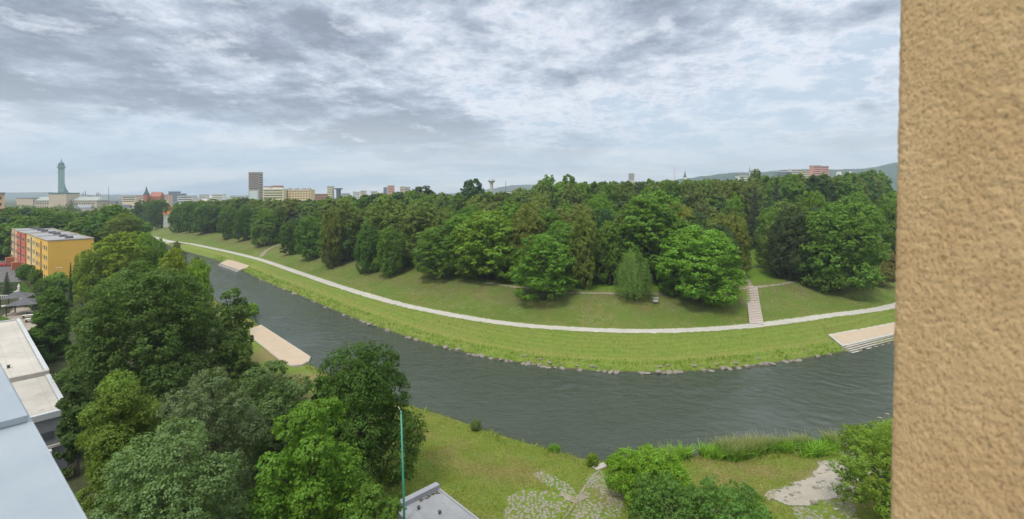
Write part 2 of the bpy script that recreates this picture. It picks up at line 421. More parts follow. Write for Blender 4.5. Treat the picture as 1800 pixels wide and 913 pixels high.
def patch(name, poly, mat, lift=.05, step=.35, rough=.25, kind='structure'):
    A = np.array([p[:2] for p in poly], float); lo, hi = A.min(0)-1, A.max(0)+1
    xs, ys = np.arange(lo[0], hi[0], step), np.arange(lo[1], hi[1], step)
    X, Y = np.meshgrid(xs, ys); V = np.stack([X.ravel(), Y.ravel()], 1)
    Q = V + (np.stack([vnoise(V, 1.3, 5), vnoise(V, 1.3, 9)], 1)-.5)*rough*4
    ins = poly_in(Q, A).reshape(len(ys), len(xs))
    cell = ins[:-1, :-1] & ins[1:, :-1] & ins[:-1, 1:] & ins[1:, 1:]
    iy, ix = np.nonzero(cell); n = len(xs); b = iy*n+ix
    f = np.stack([b, b+1, b+1+n, b+n], 1); u, inv = np.unique(f, return_inverse=True)
    V = V[u]; zz = height(V)+lift
    o = link(name, raw_mesh(name, np.column_stack([V, zz]), inv.reshape(f.shape), mat, True)); tag(o, kind=kind); return o

k = NT('gravel_path'); p = k.pos()
c = k.mix(k.map(k.noise(.35, 4, .6, p), .3, .7), (.31, .30, .27), (.40, .385, .35))
c = k.mix(k.map(k.noise(9, 3, .7, p), .35, .7), c, (.30, .29, .26))
PATHMAT = k.done(k.bsdf(c, .95, k.bump(k.noise(20, 2, .6, p), .5, .05), .1))
seg = PATH[(PATH[:, 1] < 700) & (PATH[:, 0] > -560)]
strip('gravel_path', seg, 3.0, PATHMAT, .03, .6, 4, jitter=.15)
DIRT = plain('trodden_earth', (.19, .17, .125), .95, .25, .6)
TAR = plain('asphalt', (.10, .10, .105), .9, .2, .4)
def gpts(pts): return spline([tuple(ground(x, y)[:2]) for x, y in pts], 8)
strip('park_path', gpts([(1560, 478), (1490, 487), (1415, 493), (1375, 500), (1318, 506), (1260, 514), (1180, 518), (1080, 517), (960, 512), (850, 498)]), 1.1, DIRT, .06, jitter=.12)
strip('park_path', gpts([(1320, 505), (1309, 488), (1296, 474), (1270, 462)]), 1.4, DIRT, .065, jitter=.1)
strip('park_path', gpts([(1440, 462), (1380, 467), (1310, 471), (1230, 476)]), 1.8, TAR, .07, jitter=.05)
strip('park_path', gpts([(458, 452), (466, 444), (480, 436), (500, 430)]), 1.9, DIRT, .06, jitter=.1)
# ------------------------------------------------------------------ riverside decks, stairs, stones
SAND = plain('deck_gravel', (.335, .27, .20), .95, .10, .5, bump=.3, bs=25)
CONC = plain('pale_concrete', (.33, .315, .285), .9, .16, .8, bump=.2)
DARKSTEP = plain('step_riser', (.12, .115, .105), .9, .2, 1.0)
STONE = plain('river_stone', (.165, .15, .125), .9, .35, .9, bump=.5, bs=5)
def inset(poly, d):
    pts = [Vector(p[:2]) for p in poly]; c = sum(pts, Vector((0, 0)))/len(pts); n = len(pts); out = []
    for i in range(n):
        a, b, e = pts[i-1], pts[i], pts[(i+1) % n]
        d1, d2 = (b-a).normalized(), (e-b).normalized()
        n1, n2 = Vector((-d1.y, d1.x)), Vector((-d2.y, d2.x))
        if n1.dot(c-b) < 0: n1 = -n1
        if n2.dot(c-b) < 0: n2 = -n2
        m = n1+n2; out.append(b + m*(d/max(.35, 1+n1.dot(n2))))
    return out
def deck(poly, label, z, wedge, steps=0, rim=.3):
    o = thing('riverside_deck', label, 'deck', (poly[0][0], poly[0][1], z))
    L = [(p[0]-poly[0][0], p[1]-poly[0][1]) for p in poly]
    m = MB().prism(L, -2.2, 0); m.obj('kerb', CONC, o)
    I = [tuple(p) for p in inset(L, rim)]
    MB().prism(I, -.1, .03).obj('gravel_surface', SAND, o)
    i, j = wedge; a, b = Vector(L[i]), Vector(L[j]); d = (b-a).normalized(); nrm = Vector((d.y, -d.x))
    cen = sum((Vector(p) for p in L), Vector((0, 0)))/len(L)
    if nrm.dot(cen-a) > 0: nrm = -nrm
    for s in range(steps):
        m = MB(); w = .42; p0, p1 = a+d*.5+nrm*(s*w), b+nrm*(s*w)
        q0, q1 = p0+nrm*(w-.004), p1+nrm*(w-.004); zt = -.235*(s+1)
        m.prism([tuple(p0), tuple(p1), tuple(q1), tuple(q0)], -2.2, zt)
        st = m.obj('step', CONC, o)
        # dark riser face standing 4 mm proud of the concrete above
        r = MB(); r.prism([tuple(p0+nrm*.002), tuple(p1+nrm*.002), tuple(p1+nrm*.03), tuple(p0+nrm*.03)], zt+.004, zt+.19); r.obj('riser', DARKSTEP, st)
    return o
deck(DECK_R, 'buff gravel river deck with pale kerb and steps down to water, beside the stucco wall', .95, (1, 3), 4, .7)
deck(DECK_F, 'small distant buff gravel deck at the far bend of river', .8, (0, 3), 2)
deck(BEACH, 'long narrow buff gravel deck on the near bank behind the dark maple', .45, (0, 1), 0, .14)

# stairs up the embankment
a, b = ground(1330, 571), ground(1321, 505)
dv = (b-a); dv.z = 0; ln = dv.length; ang = math.atan2(dv.y, dv.x)
st = thing('embankment_stairs', 'straight flight of pale stone steps climbing the grassy embankment', 'stairs', a, ang)
TREAD = plain('stair_tread', (.36, .315, .28), .9, .2, 1.2)
GAPM = plain('stair_gap', (.11, .095, .075), .95, .3, 1.2)
n = 23
for i in range(n):
    s0 = ln*i/n; P0 = a + dv*((i+.5)/n); zt = max(h1(P0.x, P0.y) - a.z, i*.13) + .10
    m = MB().box(s0+.13, s0+ln/n*.98, -1.2, 1.2, zt-.5, zt+.06); m.obj('step', TREAD, st)
m = MB()
for i in range(n):
    s0 = ln*i/n; P0 = a + dv*((i+.2)/n); zt = max(h1(P0.x, P0.y) - a.z, i*.13 - .05) + .07
    m.box(s0-.02, s0+.128, -1.2, 1.2, zt-.5, zt)
m.obj('gap_strip', GAPM, st)
for sy in (-1, 1):
    m = MB()
    for i in range(n):
        s0 = ln*i/n; P0 = a + dv*((i+.5)/n); zt = max(h1(P0.x, P0.y) - a.z, i*.13) + .2
        m.box(s0, s0+ln/n, sy*1.33-.12, sy*1.33+.12, zt-.8, zt)
    m.obj('side_kerb', CONC, st)

def rock_mesh(seed, fl=.6):
    r = np.random.default_rng(seed)
    import bmesh
    bm = bmesh.new(); bmesh.ops.create_icosphere(bm, subdivisions=2, radius=1)
    pl = [(Vector(r.normal(size=3)).normalized(), r.uniform(.55, .85)) for _ in range(9)]
    for v in bm.verts:
        for nn, d in pl:
            e = v.co.dot(nn)-d
            if e > 0: v.co -= nn*e*.92
        v.co.z *= fl; v.co += Vector(r.normal(0, .02, 3))
    me = bpy.data.meshes.new('rock'); bm.to_mesh(me); bm.free(); me.materials.append(STONE); return me
ROCKS = [rock_mesh(i, .55+.1*(i % 3)) for i in range(7)]
fd = np.r_[0, np.cumsum(np.hypot(*np.diff(FAR, axis=0).T))]
def along(s): return np.array([np.interp(s, fd, FAR[:, 0]), np.interp(s, fd, FAR[:, 1])])
s_of = lambda x, y: fd[np.argmin(np.hypot(FAR[:, 0]-x, FAR[:, 1]-y))]
sA, sB = s_of(-100, 184), s_of(65.5, 96)
cnt = 0; s = sA
TH = {'row': 0}
while s < sB - .8:
    f_ = (s-sA)/(sB-sA)
    s += RNG.uniform(.85, 1.35) if f_ > .52 else RNG.uniform(1.0, 2.2)
    if RNG.random() < (.22 if f_ > .52 else .5) + .3*(vnoise(np.array([[s, 0.]]), 5, 3)[0] > .6): continue
    p = along(s); q = along(s+.3); tdir = (q-p)/np.hypot(*(q-p)); nn = np.array([-tdir[1], tdir[0]])
    off = RNG.normal(.12, .14); p = p + nn*off
    o = link('riprap_stone', ROCKS[int(RNG.integers(7))]); sz = RNG.uniform(.42, .82)
    o.location = (p[0], p[1], -.06 + .14*RNG.random()); o.rotation_euler = (RNG.normal(0, .15), RNG.normal(0, .15), RNG.uniform(0, 6.3)); o.scale = (sz*1.25, sz, sz*.95)
    tag(o, 'grey riprap stone at the waterline along the mown far bank', 'stone', 'riprap stones edging the far bank'); cnt += 1
for i in range(15):
    s = RNG.uniform(s_of(0, 91), sB); p = along(s); q = along(s+.3); tdir = (q-p)/np.hypot(*(q-p)); p = p + np.array([-tdir[1], tdir[0]])*RNG.uniform(.9, 2.2)
    o = link('riprap_stone', ROCKS[int(RNG.integers(7))]); sz = RNG.uniform(.3, .5); o.location = (p[0], p[1], h1(p[0], p[1])+.02)
    o.rotation_euler = (0, 0, RNG.uniform(0, 6.3)); o.scale = (sz*1.2, sz, sz*.8)
    tag(o, 'grey riprap stone half sunk in weeds just above the far waterline', 'stone', 'riprap stones among the bank weeds')

# ------------------------------------------------------------------ blades: weeds, reeds, lawn tufts
def leafmat(name, trans=.42, rough=.55, flower=(.165, .245, .060), seedhead=None):
    k = NT(name); oc = k.n('ShaderNodeObjectInfo').outputs['Color']
    v = k.attr('var'); h = k.attr('bloom')
    hsv = k.n('ShaderNodeHueSaturation', {'Hue': k.map(v, 0, 1, .482, .518), 'Saturation': k.map(v, 0, 1, 1.08, .88), 'Value': k.map(v, 0, 1, .95, 2.35), 'Color': oc})
    c = k.mix(h, k.mix(1.0, hsv, (1.20, 1.11, .70), 'MULTIPLY'), flower)
    di = k.bsdf(c, rough, None, .14)
    tr = k.n('ShaderNodeBsdfTranslucent', {'Color': k.mix(1.0, c, (1.15, 1.15, .4), 'MULTIPLY')})
    mx = k.n('ShaderNodeMixShader', {0: trans}); k.set(mx, 1, di); k.set(mx, 2, tr)
    return k.done(mx)
LEAF = leafmat('foliage')
BLADE = leafmat('grass_blade', .25, .6, (.36, .31, .20))
def blades(name, P, z, h, w, lean=.35, bloomtop=0.0, color=(.1, .17, .03), parent=None):
    """pointed bent blades standing on the ground at P"""
    n = len(P); az = RNG.uniform(0, 2*np.pi, n); d = np.stack([np.cos(az), np.sin(az)], 1)
    la = RNG.normal(0, lean, (n, 2)); h = h*RNG.uniform(.6, 1.3, n); w = w*RNG.uniform(.7, 1.3, n)
    b0 = np.column_stack([P - d*w[:, None]/2, z]); b1 = np.column_stack([P + d*w[:, None]/2, z])
    mid = P + la*h[:, None]*.35
    m0 = np.column_stack([mid - d*w[:, None]*.45, z+h*.55]); m1 = np.column_stack([mid + d*w[:, None]*.45, z+h*.55])
    tp = np.column_stack([P + la*h[:, None], z+h]); tp2 = tp + np.column_stack([d*w[:, None]*.12, np.zeros(n)])
    V = np.stack([b0, b1, m0, m1, tp, tp2], 1).reshape(-1, 3); i = np.arange(n)*6
    f = np.concatenate([np.stack([i, i+1, i+3, i+2], 1), np.stack([i+2, i+3, i+5, i+4], 1)])
    var = np.repeat(np.clip(RNG.normal(.5, .22, n), 0, 1), 6)
    bl = np.zeros((n, 6)); bl[:, 4:] = bloomtop
    o = link(name, raw_mesh(name, V, f, BLADE, False, {'var': var, 'bloom': bl.ravel()}), parent); o.color = (*color, 1)
    return o
def scatter(N, box, cond):
    P = np.stack([RNG.uniform(box[0], box[1], N), RNG.uniform(box[2], box[3], N)], 1); fl = fields(P); m = cond(P, *fl)
    P = P[m]; return P, height(P, [f[m] for f in fl])
def proj(P, z): return CX + F*P[:, 0]/P[:, 1], HY + F*(CAMZ-z)/P[:, 1]
def clear_decks(P):
    m = np.ones(len(P), bool)
    for dk in DECKS: m &= ~poly_in(P, grow(dk, .6))
    return m
P, z = scatter(330000, (-150, 72, 82, 240), lambda P, dw, dn, dp: (dw > -.05) & (dw < 2.4+1.2*vnoise(P, 3, 8)) & (RNG.random(len(P)) < 1.1*vnoise(P, 2.2, 4)) & clear_decks(P))
o = blades('bank_weeds', P, z, .40, .15, .6, .15, (.085, .145, .020)); tag(o, kind='stuff')
P, z = scatter(160000, (-110, 75, 50, 175), lambda P, dw, dn, dp: (dn > .0) & (dn < 1.3+1.6*vnoise(P, 4, 8)) & (RNG.random(len(P)) < 1.2*vnoise(P, 2.5, 4)) & clear_decks(P))
o = blades('bank_weeds', P, z, .45, .10, .5, .1, (.075, .125, .022)); tag(o, kind='stuff')
# mown far lawn and daisied embankment: short tufts
P, z = scatter(220000, (-120, 110, 84, 200), lambda P, dw, dn, dp: (dw > 2.2) & (np.abs(dp) > 1.9) & (dp < 26) & clear_decks(P) & (RNG.random(len(P)) < 75/P[:, 1]))
o = blades('meadow_grass', P, z, .17, .085, .8, .12, (.085, .115, .023)); tag(o, kind='stuff')
STONEPOLY = [ground(1358, 890), ground(1362, 868), ground(1408, 842), ground(1440, 822), ground(1466, 806), ground(1502, 792), ground(1530, 800), ground(1520, 850), ground(1470, 880), ground(1410, 893)]
PAVE = [[ground(895, 872), ground(930, 862), ground(1000, 872), ground(1004, 885), ground(980, 913), ground(880, 935)],
        [ground(935, 833), ground(960, 828), ground(1008, 862), ground(1018, 880), ground(1002, 878), ground(950, 848)],
        [ground(1036, 836), ground(1058, 826), ground(1074, 850), ground(1096, 876), ground(1092, 935), ground(990, 935), ground(1012, 892)],
        [ground(1395, 893), ground(1440, 882), ground(1500, 860), ground(1510, 935), ground(1400, 935)]]
def off_stone(P):
    m = ~poly_in(P, STONEPOLY)
    for q in PAVE: m &= ~(poly_in(P, q) & (RNG.random(len(P)) < .93))
    return m
P, z = scatter(300000, (-24, 48, 35, 76), lambda P, dw, dn, dp: (dn > 1.0) & (dn < 40) & off_stone(P) & (RNG.random(len(P)) < .35+.65*vnoise(P, 1.6, 2)))
o = blades('meadow_grass', P, z, .15, .04, .8, .3, (.105, .125, .028)); tag(o, kind='stuff')
# tall reeds by the water
def reedzone(P, dw, dn, dp):
    px = CX + F*P[:, 0]/P[:, 1]
    return (dn > -.2) & (dn < 2.1 + .6*np.sin(px*.045)) & (px > 1165) & (px < 1472)
P, z = scatter(60000, (15, 46, 52, 66), lambda P, a, b, c: reedzone(P, a, b, c) & (vnoise(P, 2.4, 6) > .42))
o = blades('tall_reed_grass', P, z, 1.8, .07, .26, .8, (.068, .135, .022)); tag(o, kind='stuff')
P, z = scatter(52000, (15, 46, 52, 66), lambda P, a, b, c: reedzone(P, a, b, c) & (vnoise(P, 1.6, 12) > .3))
o = blades('tall_reed_grass', P, z, 1.1, .11, .5, .0, (.078, .165, .02)); tag(o, kind='stuff')
P, z = scatter(30000, (40, 60, 50, 68), lambda P, a, b, c: (b > -.2) & (b < 3.2) & (CX+F*P[:, 0]/P[:, 1] > 1512))
o = blades('tall_reed_grass', P, z, 1.25, .09, .4, .1, (.078, .14, .022)); tag(o, kind='stuff')

# pale rubble ramp, cobbles, concrete strip
k = NT('pale_rubble'); p = k.pos()
v = k.n('ShaderNodeTexVoronoi', {'Scale': 3.6, 'Vector': p}); v2 = k.n('ShaderNodeTexVoronoi', {'Scale': 3.6, 'Vector': p}, feature='DISTANCE_TO_EDGE')
c = k.mix(k.noise(.6, 3, .6, p), (.25, .23, .195), (.37, .345, .295)); c = k.mix(k.map(v.outputs['Color'], .2, .9, 0, .5), c, (.33, .30, .26))
c = k.mix(k.map(v2.outputs['Distance'], .0, .05, .55, 0), c, (.16, .14, .10))
c = k.mix(k.map(k.noise(.8, 3, .7, p), .60, .68), c, (.12, .13, .06))
RUB = k.done(k.bsdf(c, .9, k.bump(v2.outputs['Distance'], .8, .3), .15))
patch('rubble_ramp', STONEPOLY, RUB, .05, .22, .8)
_A = np.array([tuple(p[:2]) for p in STONEPOLY])
for i in range(44):
    for _ in range(20):
        q_ = np.array([[RNG.uniform(_A[:, 0].min()-.6, _A[:, 0].max()+.3), RNG.uniform(_A[:, 1].min()-.5, _A[:, 1].max()+.3)]])
        if poly_in(q_, _A)[0]: break
    o = link('rubble_stone', ROCKS[int(RNG.integers(7))]); s_ = RNG.uniform(.12, .34); o.scale = (s_*1.3, s_, s_*.7)
    o.location = (q_[0][0], q_[0][1], h1(*q_[0])+.06); o.rotation_euler = (0, 0, RNG.uniform(0, 6.3))
    tag(o, 'loose grey stone lying on the pale rubble ramp', 'stone', 'loose stones on the rubble ramp')
WORN = plain('worn_turf', (.165, .165, .058), .95, .35, .9)
k = NT('cobbles'); p = k.pos()
c = k.mix(k.noise(1.1, 4, .6, p), (.125, .118, .09), (.245, .232, .19)); COB = k.done(k.bsdf(c, .9, k.bump(k.noise(9, 3, .6, p), .6, .05), .15))
m = MB()
for q in PAVE:
    A = np.array([tuple(p[:2]) for p in q]); lo, hi = A.min(0), A.max(0); st_ = .37
    for X in np.arange(lo[0], hi[0], st_):
        for Y in np.arange(lo[1], hi[1], st_):
            c_ = np.array([[X + RNG.uniform(-.12, .12), Y + RNG.uniform(-.12, .12)]])
            if not poly_in(c_, A)[0] or RNG.random() < .12 + .5*(vnoise(c_, 1.4, 6)[0] > .6): continue
            z0 = h1(*c_[0]); n_ = int(RNG.integers(5, 8)); rr = RNG.uniform(.12, .21); ph = RNG.uniform(0, 6)
            ring = [(c_[0][0]+rr*RNG.uniform(.8, 1.15)*math.cos(ph+2*math.pi*i/n_), c_[0][1]+rr*RNG.uniform(.8, 1.15)*math.sin(ph+2*math.pi*i/n_)) for i in range(n_)]
            m.prism(ring, z0-.15, z0+RNG.uniform(.0, .05))
tag(m.obj('stone_paving', COB), kind='structure')
strip('concrete_strip', [tuple(ground(x, y)[:2]) for x, y in ((1062, 820), (1040, 842), (1018, 874), (1004, 895), (985, 925))], .2, DIRT, .05, .4, 2, jitter=.03)
strip('concrete_strip', [tuple(ground(x, y)[:2]) for x, y in ((1030, 872), (1012, 884), (985, 870))], .9, DIRT, .05, .4, 3, jitter=.15)
g = ground(1056, 823); MB().box(-.9, .7, -.35, .45, -.5, .14, rz=.5).obj('stone_slab', CONC, None, g)
tag(bpy.data.objects['stone_slab'], 'pale concrete slab where the cobbled ramp meets the water', 'slab')
g = ground(1046, 823); m = MB().tube([(0, 0, -.2), (0, 0, .75)], .06, 8); m.lathe([(.0, .80), (.05, .79), (.075, .75), (.075, .70)], 10)
tag(m.obj('marker_post', plain('white_paint', (.75, .75, .72), .6, .08), None, g), 'short white marker post in weeds beside the concrete slab', 'post')
g = ground(1489, 789)
for i, (dx, dy, s_) in enumerate(((0, 0, .55), (.7, .25, .4), (-.55, .2, .32))):
    o = link('inlet_boulder', ROCKS[i+2]); o.location = (g.x+dx, g.y+dy, g.z+.1); o.scale = (s_*1.3, s_, s_*.9); o.rotation_euler = (0, 0, i*1.3)
    tag(o, ('largest', 'middle sized', 'smallest')[i] + ' brown boulder of three in the little inlet by reeds', 'boulder', 'boulders in the inlet')
for i, (x, y) in enumerate(((1546, 735), (1553, 741), (1538, 744), (1560, 728), (1530, 752))):
    g = at(x, y, 0); o = link('rapids_stone', ROCKS[i]); o.location = (g.x, g.y, .02); o.scale = (.4, .3, .22)
    tag(o, 'low wet stone breaking the water close to the stucco wall', 'stone', 'stones breaking the water near the wall')

# little information cabinet on the embankment
g = ground(1152, 535); o = thing('information_cabinet', 'small grey roofed white cabinet on the embankment below a big tree', 'cabinet', g, .1)
WHT = plain('weathered_white', (.48, .47, .43), .7, .1); GRY = plain('cabinet_roof', (.16, .16, .16), .7, .2)
for x in (-.45, .45): MB().box(x-.05, x+.05, -.05, .05, -.3, .5).obj('leg', GRY, o)
MB().box(-.6, .6, -.3, .3, .5, 1.25).obj('body', WHT, o)
for x in (-.29, .29): MB().box(x-.24, x+.24, -.325, -.303, .58, 1.18).obj('door', plain('cabinet_door', (.5, .49, .44), .6, .1), o)
m = MB(); m.face([(-.75, -.5, 1.27), (.75, -.5, 1.27), (.75, 0, 1.68), (-.75, 0, 1.68)]); m.face([(.75, .5, 1.27), (-.75, .5, 1.27), (-.75, 0, 1.68), (.75, 0, 1.68)])
m.face([(-.75, -.5, 1.27), (-.75, 0, 1.68), (-.75, .5, 1.27)]); m.face([(.75, -.5, 1.27), (.75, .5, 1.27), (.75, 0, 1.68)]); m.face([(-.75, -.5, 1.265), (-.75, .5, 1.265), (.75, .5, 1.265), (.75, -.5, 1.265)])
m.obj('roof', GRY, o)

# ------------------------------------------------------------------ shed roof and green pole in the foreground
ROOFG = plain('grey_roofing_felt', (.20, .21, .225), .75, .25, .35, bump=.15)
TRIM = plain('zinc_trim', (.20, .21, .23), .45, .1, .5, .5)
SHEDW = plain('shed_wall', (.22, .22, .22), .9, .15)
A0 = Vector((-6.5, 40.6)); d1 = Vector((-.73, -.69)).normalized(); d2 = Vector((-d1.y, d1.x))
ang = math.atan2(d2.y, d2.x)
o = thing('grey_roofed_shed', 'small flat roofed shed with grey felt roof at the foot of green pole', 'shed', (A0.x, A0.y, 2.9), ang)
# local x along d2 (away to the right), local y = -d1 side
L1, L2 = 3.9, 11.0
MB().box(.1, L2-.1, -L1+.1, -.1, -1.5, 3.75).obj('wall', SHEDW, o)
MB().box(0, L2, -L1, 0, 3.752, 4.1).obj('roof', ROOFG, o)
MB().box(-.12, .42, -L1-.1, .1, 3.70, 4.5).obj('parapet', TRIM, o)
MB().box(.425, L2+.1, -.02, .14, 3.7, 4.16).obj('roof_edge', TRIM, o)
MB().box(.425, L2+.1, -L1-.14, -L1+.02, 3.7, 4.16).obj('roof_edge', TRIM, o)
for i, (x, y) in enumerate(((3.0, -1.7), (1.4, -2.6), (5.2, -.9))):
    MB().lathe([(.09, 0), (.09, .16), (.14, .18), (.14, .22), (0, .24)], 10).obj('vent_pipe', plain('vent_dark', (.05, .05, .05), .6), o, (x, y, 4.1))
m = MB()
for i in range(46):
    x_, y_ = .5+abs(RNG.normal(0, .16)), -RNG.uniform(.25, 1.9) if i < 34 else -RNG.uniform(.2, 3.6); s_ = RNG.uniform(.03, .10)
    m.lathe([(s_, 0), (s_*.8, s_*.5), (0, s_*.7)], 6, 0, (x_, y_, 4.102))
m.obj('moss_debris', plain('moss', (.05, .05, .03), .95, .3), o)
MB().box(1.6, 2.9, -L1+.085, -L1+.097, .2, 2.2).obj('door', DARKSTEP, o)
GRN = plain('green_pole_paint', (.045, .22, .15), .45, .15, .8, .5)
zb = h1(-8.1, 36.3)
o = thing('green_pole', 'tall thin green steel pole with climbing pegs rising beside the shed', 'pole', (-8.1, 36.3, zb))
top = Vector((-.38, 0, 15.35-zb))
MB().tube([(0, 0, -.5), top*.5, top], [.105, .085, .06], 10).obj('shaft', GRN, o)
for i in range(26):
    q = top*(.28+.7*i/26); s_ = 1 if i % 2 else -1
    MB().tube([q, q+Vector((s_*.19, 0, .015))], .014, 5).obj('peg', GRN, o)
MB().lathe([(.085, 0), (.095, .05), (.06, .12), (0, .14)], 10).obj('cap', GRN, o, top)
MB().tube([top+Vector((0, 0, .1)), top+Vector((-.22, 0, .5))], .018, 6).obj('aerial', WHT, o)
# ------------------------------------------------------------------ trees
BARK = plain('bark', (.075, .062, .05), .95, .35, 3, bump=.6, bs=12)
PALEBARK = plain('birch_bark', (.42, .40, .36), .85, .4, 2.5)
def unit(v): return v/np.maximum(1e-9, np.linalg.norm(v, axis=-1, keepdims=True))
def leaves(pos, nrm, size, r, asp=.62):
    n = len(pos); t = unit(np.cross(nrm, unit(r.normal(size=(n, 3))))); b = np.cross(nrm, t)
    s = (size*r.uniform(.6, 1.35, n))[:, None]; t = t*s; b = b*s*asp
    droop = nrm*s*r.uniform(-.25, .25, (n, 1))
    V = np.stack([pos - t*.5, pos - b*.5 + droop, pos + t*.5, pos + b*.5 + droop], 1).reshape(-1, 3)
    return V, np.arange(n*4).reshape(n, 4)

class Crown:
    """a crown kept as leaf positions and normals, in metres, trunk foot at the origin"""
    def __init__(s): s.p = []; s.n = []; s.sz = []; s.v = []; s.b = []
    def add(s, p, n, sz, v, b):
        s.p.append(p); s.n.append(n); s.sz.append(np.full(len(p), sz) if np.isscalar(sz) else sz); s.v.append(v); s.b.append(b)
    def mesh(s, name, r, asp=.62, mat=None):
        p = np.concatenate(s.p); n = np.concatenate(s.n); sz = np.concatenate(s.sz)
        V, f = leaves(p, n, sz, r, asp)
        return raw_mesh(name, V, f, mat or LEAF, False, {'var': np.repeat(np.concatenate(s.v), 4), 'bloom': np.repeat(np.concatenate(s.b), 4)})

def broadleaf(seed, w=12, h=18, zb=.08, nl=15, leaf=.42, dens=1.0, lobe=(.32, .48), core=.60, peak=1.0, bloom=0.0, sub=.26, drop=0.0, gap=0.0, fill=True):
    """lobes on an egg; every lobe a shell of leaf clumps; clumps catch light on top and leave dark hollows between"""
    r = np.random.default_rng(seed); cr = Crown(); a = w/2; z0 = h*zb; hc = (h-z0)/2; cz = z0+hc
    LR = a*r.uniform(lobe[0], lobe[1], nl)
    t = (np.arange(nl)+.5)/nl; th = np.pi*(1+5**.5)*np.arange(nl) + r.uniform(0, 6.28) + r.normal(0, .25, nl)
    t = np.clip(t**.92 + r.normal(0, .03, nl), 0, 1)
    prof = np.where(t > .38, np.sqrt(np.maximum(.02, 1-((t-.38)/.66)**2)), np.sqrt(1-((.38-t)/.60)**2))
    if peak != 1.0: prof = prof*(1-(1-peak)*np.clip((t-.25)/.75, 0, 1))
    rad = prof*(a-LR*.85)*r.uniform(.86, 1.07, nl)
    ctr = np.stack([rad*np.cos(th), rad*np.sin(th), z0 + LR*.75 + t*(h-z0-1.65*LR)], 1)
    ctr[-1, :2] *= .3
    limbs = ctr.copy()
    ax = np.array([0, 0, cz])
    for c, R_ in zip(ctr, LR):
        m = int(46*dens*(R_/a/.38)**2) + 10
        d = unit(r.normal(size=(m, 3))); q = c + d*R_*r.uniform(.72, 1.10, (m, 1)) * np.array([1, 1, .92])
        out = unit(q-ax)
        # keep the clumps that lie outside the other lobes
        dd = np.linalg.norm(q[:, None]-ctr[None], axis=2)/LR[None]; keep = (dd < .74).sum(1) == 0
        keep &= ((d*out).sum(1) > -.35) & (r.random(m) > gap)
        q, d = q[keep], d[keep]
        tone = r.normal(0, .08)
        for qq, di in zip(q, d):
            n_ = int(r.integers(20, 32)); sr = R_*sub*r.uniform(.8, 1.5)
            e = unit(r.normal(size=(n_, 3)) + di*.55 + np.array([0, 0, .35])); pp = qq + e*sr*r.uniform(.45, 1.05, (n_, 1))*np.array([1, 1, .75])
            if drop: pp[:, 2] -= np.abs(r.normal(0, drop, n_))
            nn = unit(e*.65 + di*.45 + np.array([0, 0, .35]) + r.normal(0, .42, (n_, 3)))
            v = np.clip(.5 + tone + r.normal(0, .10) + r.normal(0, .13, n_), 0, 1)
            b = np.zeros(n_)
            if bloom: b = np.clip(bloom*np.clip(e[:, 2]*.8+.35, 0, 1)*r.uniform(.2, 1.2, n_)*(.4+.9*np.clip((qq[2]-z0)/(h-z0), 0, 1)), 0, .9)
            cr.add(pp, nn, leaf, v, b)
    if fill:
        m = int(1500*dens); d = unit(r.normal(size=(m, 3))); p = d*np.array([a, a, hc])*.74*r.uniform(.6, 1, (m, 1))
        if peak != 1.0: p[:, :2] *= (1-(1-peak)*((p[:, 2]/hc+1)/2))[:, None]
        p[:, 2] += cz + hc*.02
        cr.add(p, unit(r.normal(size=(m, 3))), leaf*1.7, np.full(m, .5), np.zeros(m))
    cr.limbs = limbs; cr.h = h; cr.rt = max(.12, .018*h + .008*w); cr.cz = cz
    return cr
def trunk_mesh(cr, mat, seed=0):
    r = random.Random(seed); m = MB(); h = cr.h; rt = cr.rt
    ax = [(r.uniform(-.015, .015)*h*i, r.uniform(-.015, .015)*h*i, z) for i, z in enumerate((-.4, h*.18, h*.4, h*.62, h*.82))]
    m.tube(ax, [rt*1.35, rt*.9, rt*.66, rt*.42, rt*.12], 7)
    for c in cr.limbs[::2]:
        zs = min(h*.6, max(h*.12, c[2]*.62)); p0 = Vector((0, 0, zs)); p2 = Vector(c); p1 = p0.lerp(p2, .5) + Vector((0, 0, h*.02))
        m.tube([p0, p1, p2], [rt*.45, rt*.28, rt*.08], 5, cap=False)
    return m.mesh('trunk', mat)

def spruce(seed, w=6, h=22, leaf=.34):
    r = np.random.default_rng(seed); cr = Crown(); zs = np.linspace(h*.05, h*.98, 44); lim = []
    for z in zs:
        f = 1-z/h; R_ = (w/2)*(f**.85)*r.uniform(.85, 1.1)+.12; nb = int(5+11*f); a0 = r.uniform(0, 6.3)
        for j in range(nb):
            az = a0+2*np.pi*j/nb+r.normal(0, .15); L = R_*r.uniform(.72, 1.1); n_ = int(7+L*8); s = np.linspace(.15, 1, n_)
            dr = np.array([np.cos(az), np.sin(az), 0]); p = dr*(s*L)[:, None] + np.array([0, 0, z])
            p[:, 2] += -.42*L*s**1.3 + .16*L*s**3; p += r.normal(0, .13, (n_, 3)); side = np.array([-dr[1], dr[0], 0])
            p += side*(r.uniform(-.28, .28, n_)*L*s)[:, None]
            cr.add(p, unit(np.array([0, 0, .75])+dr*.45+r.normal(0, .38, (n_, 3))), leaf, np.clip(.42+.25*s**2+r.normal(0, .12, n_), 0, 1), np.zeros(n_))
    cr.limbs = np.zeros((0, 3)); cr.h = h; cr.rt = .28; cr.cz = h/2; return cr
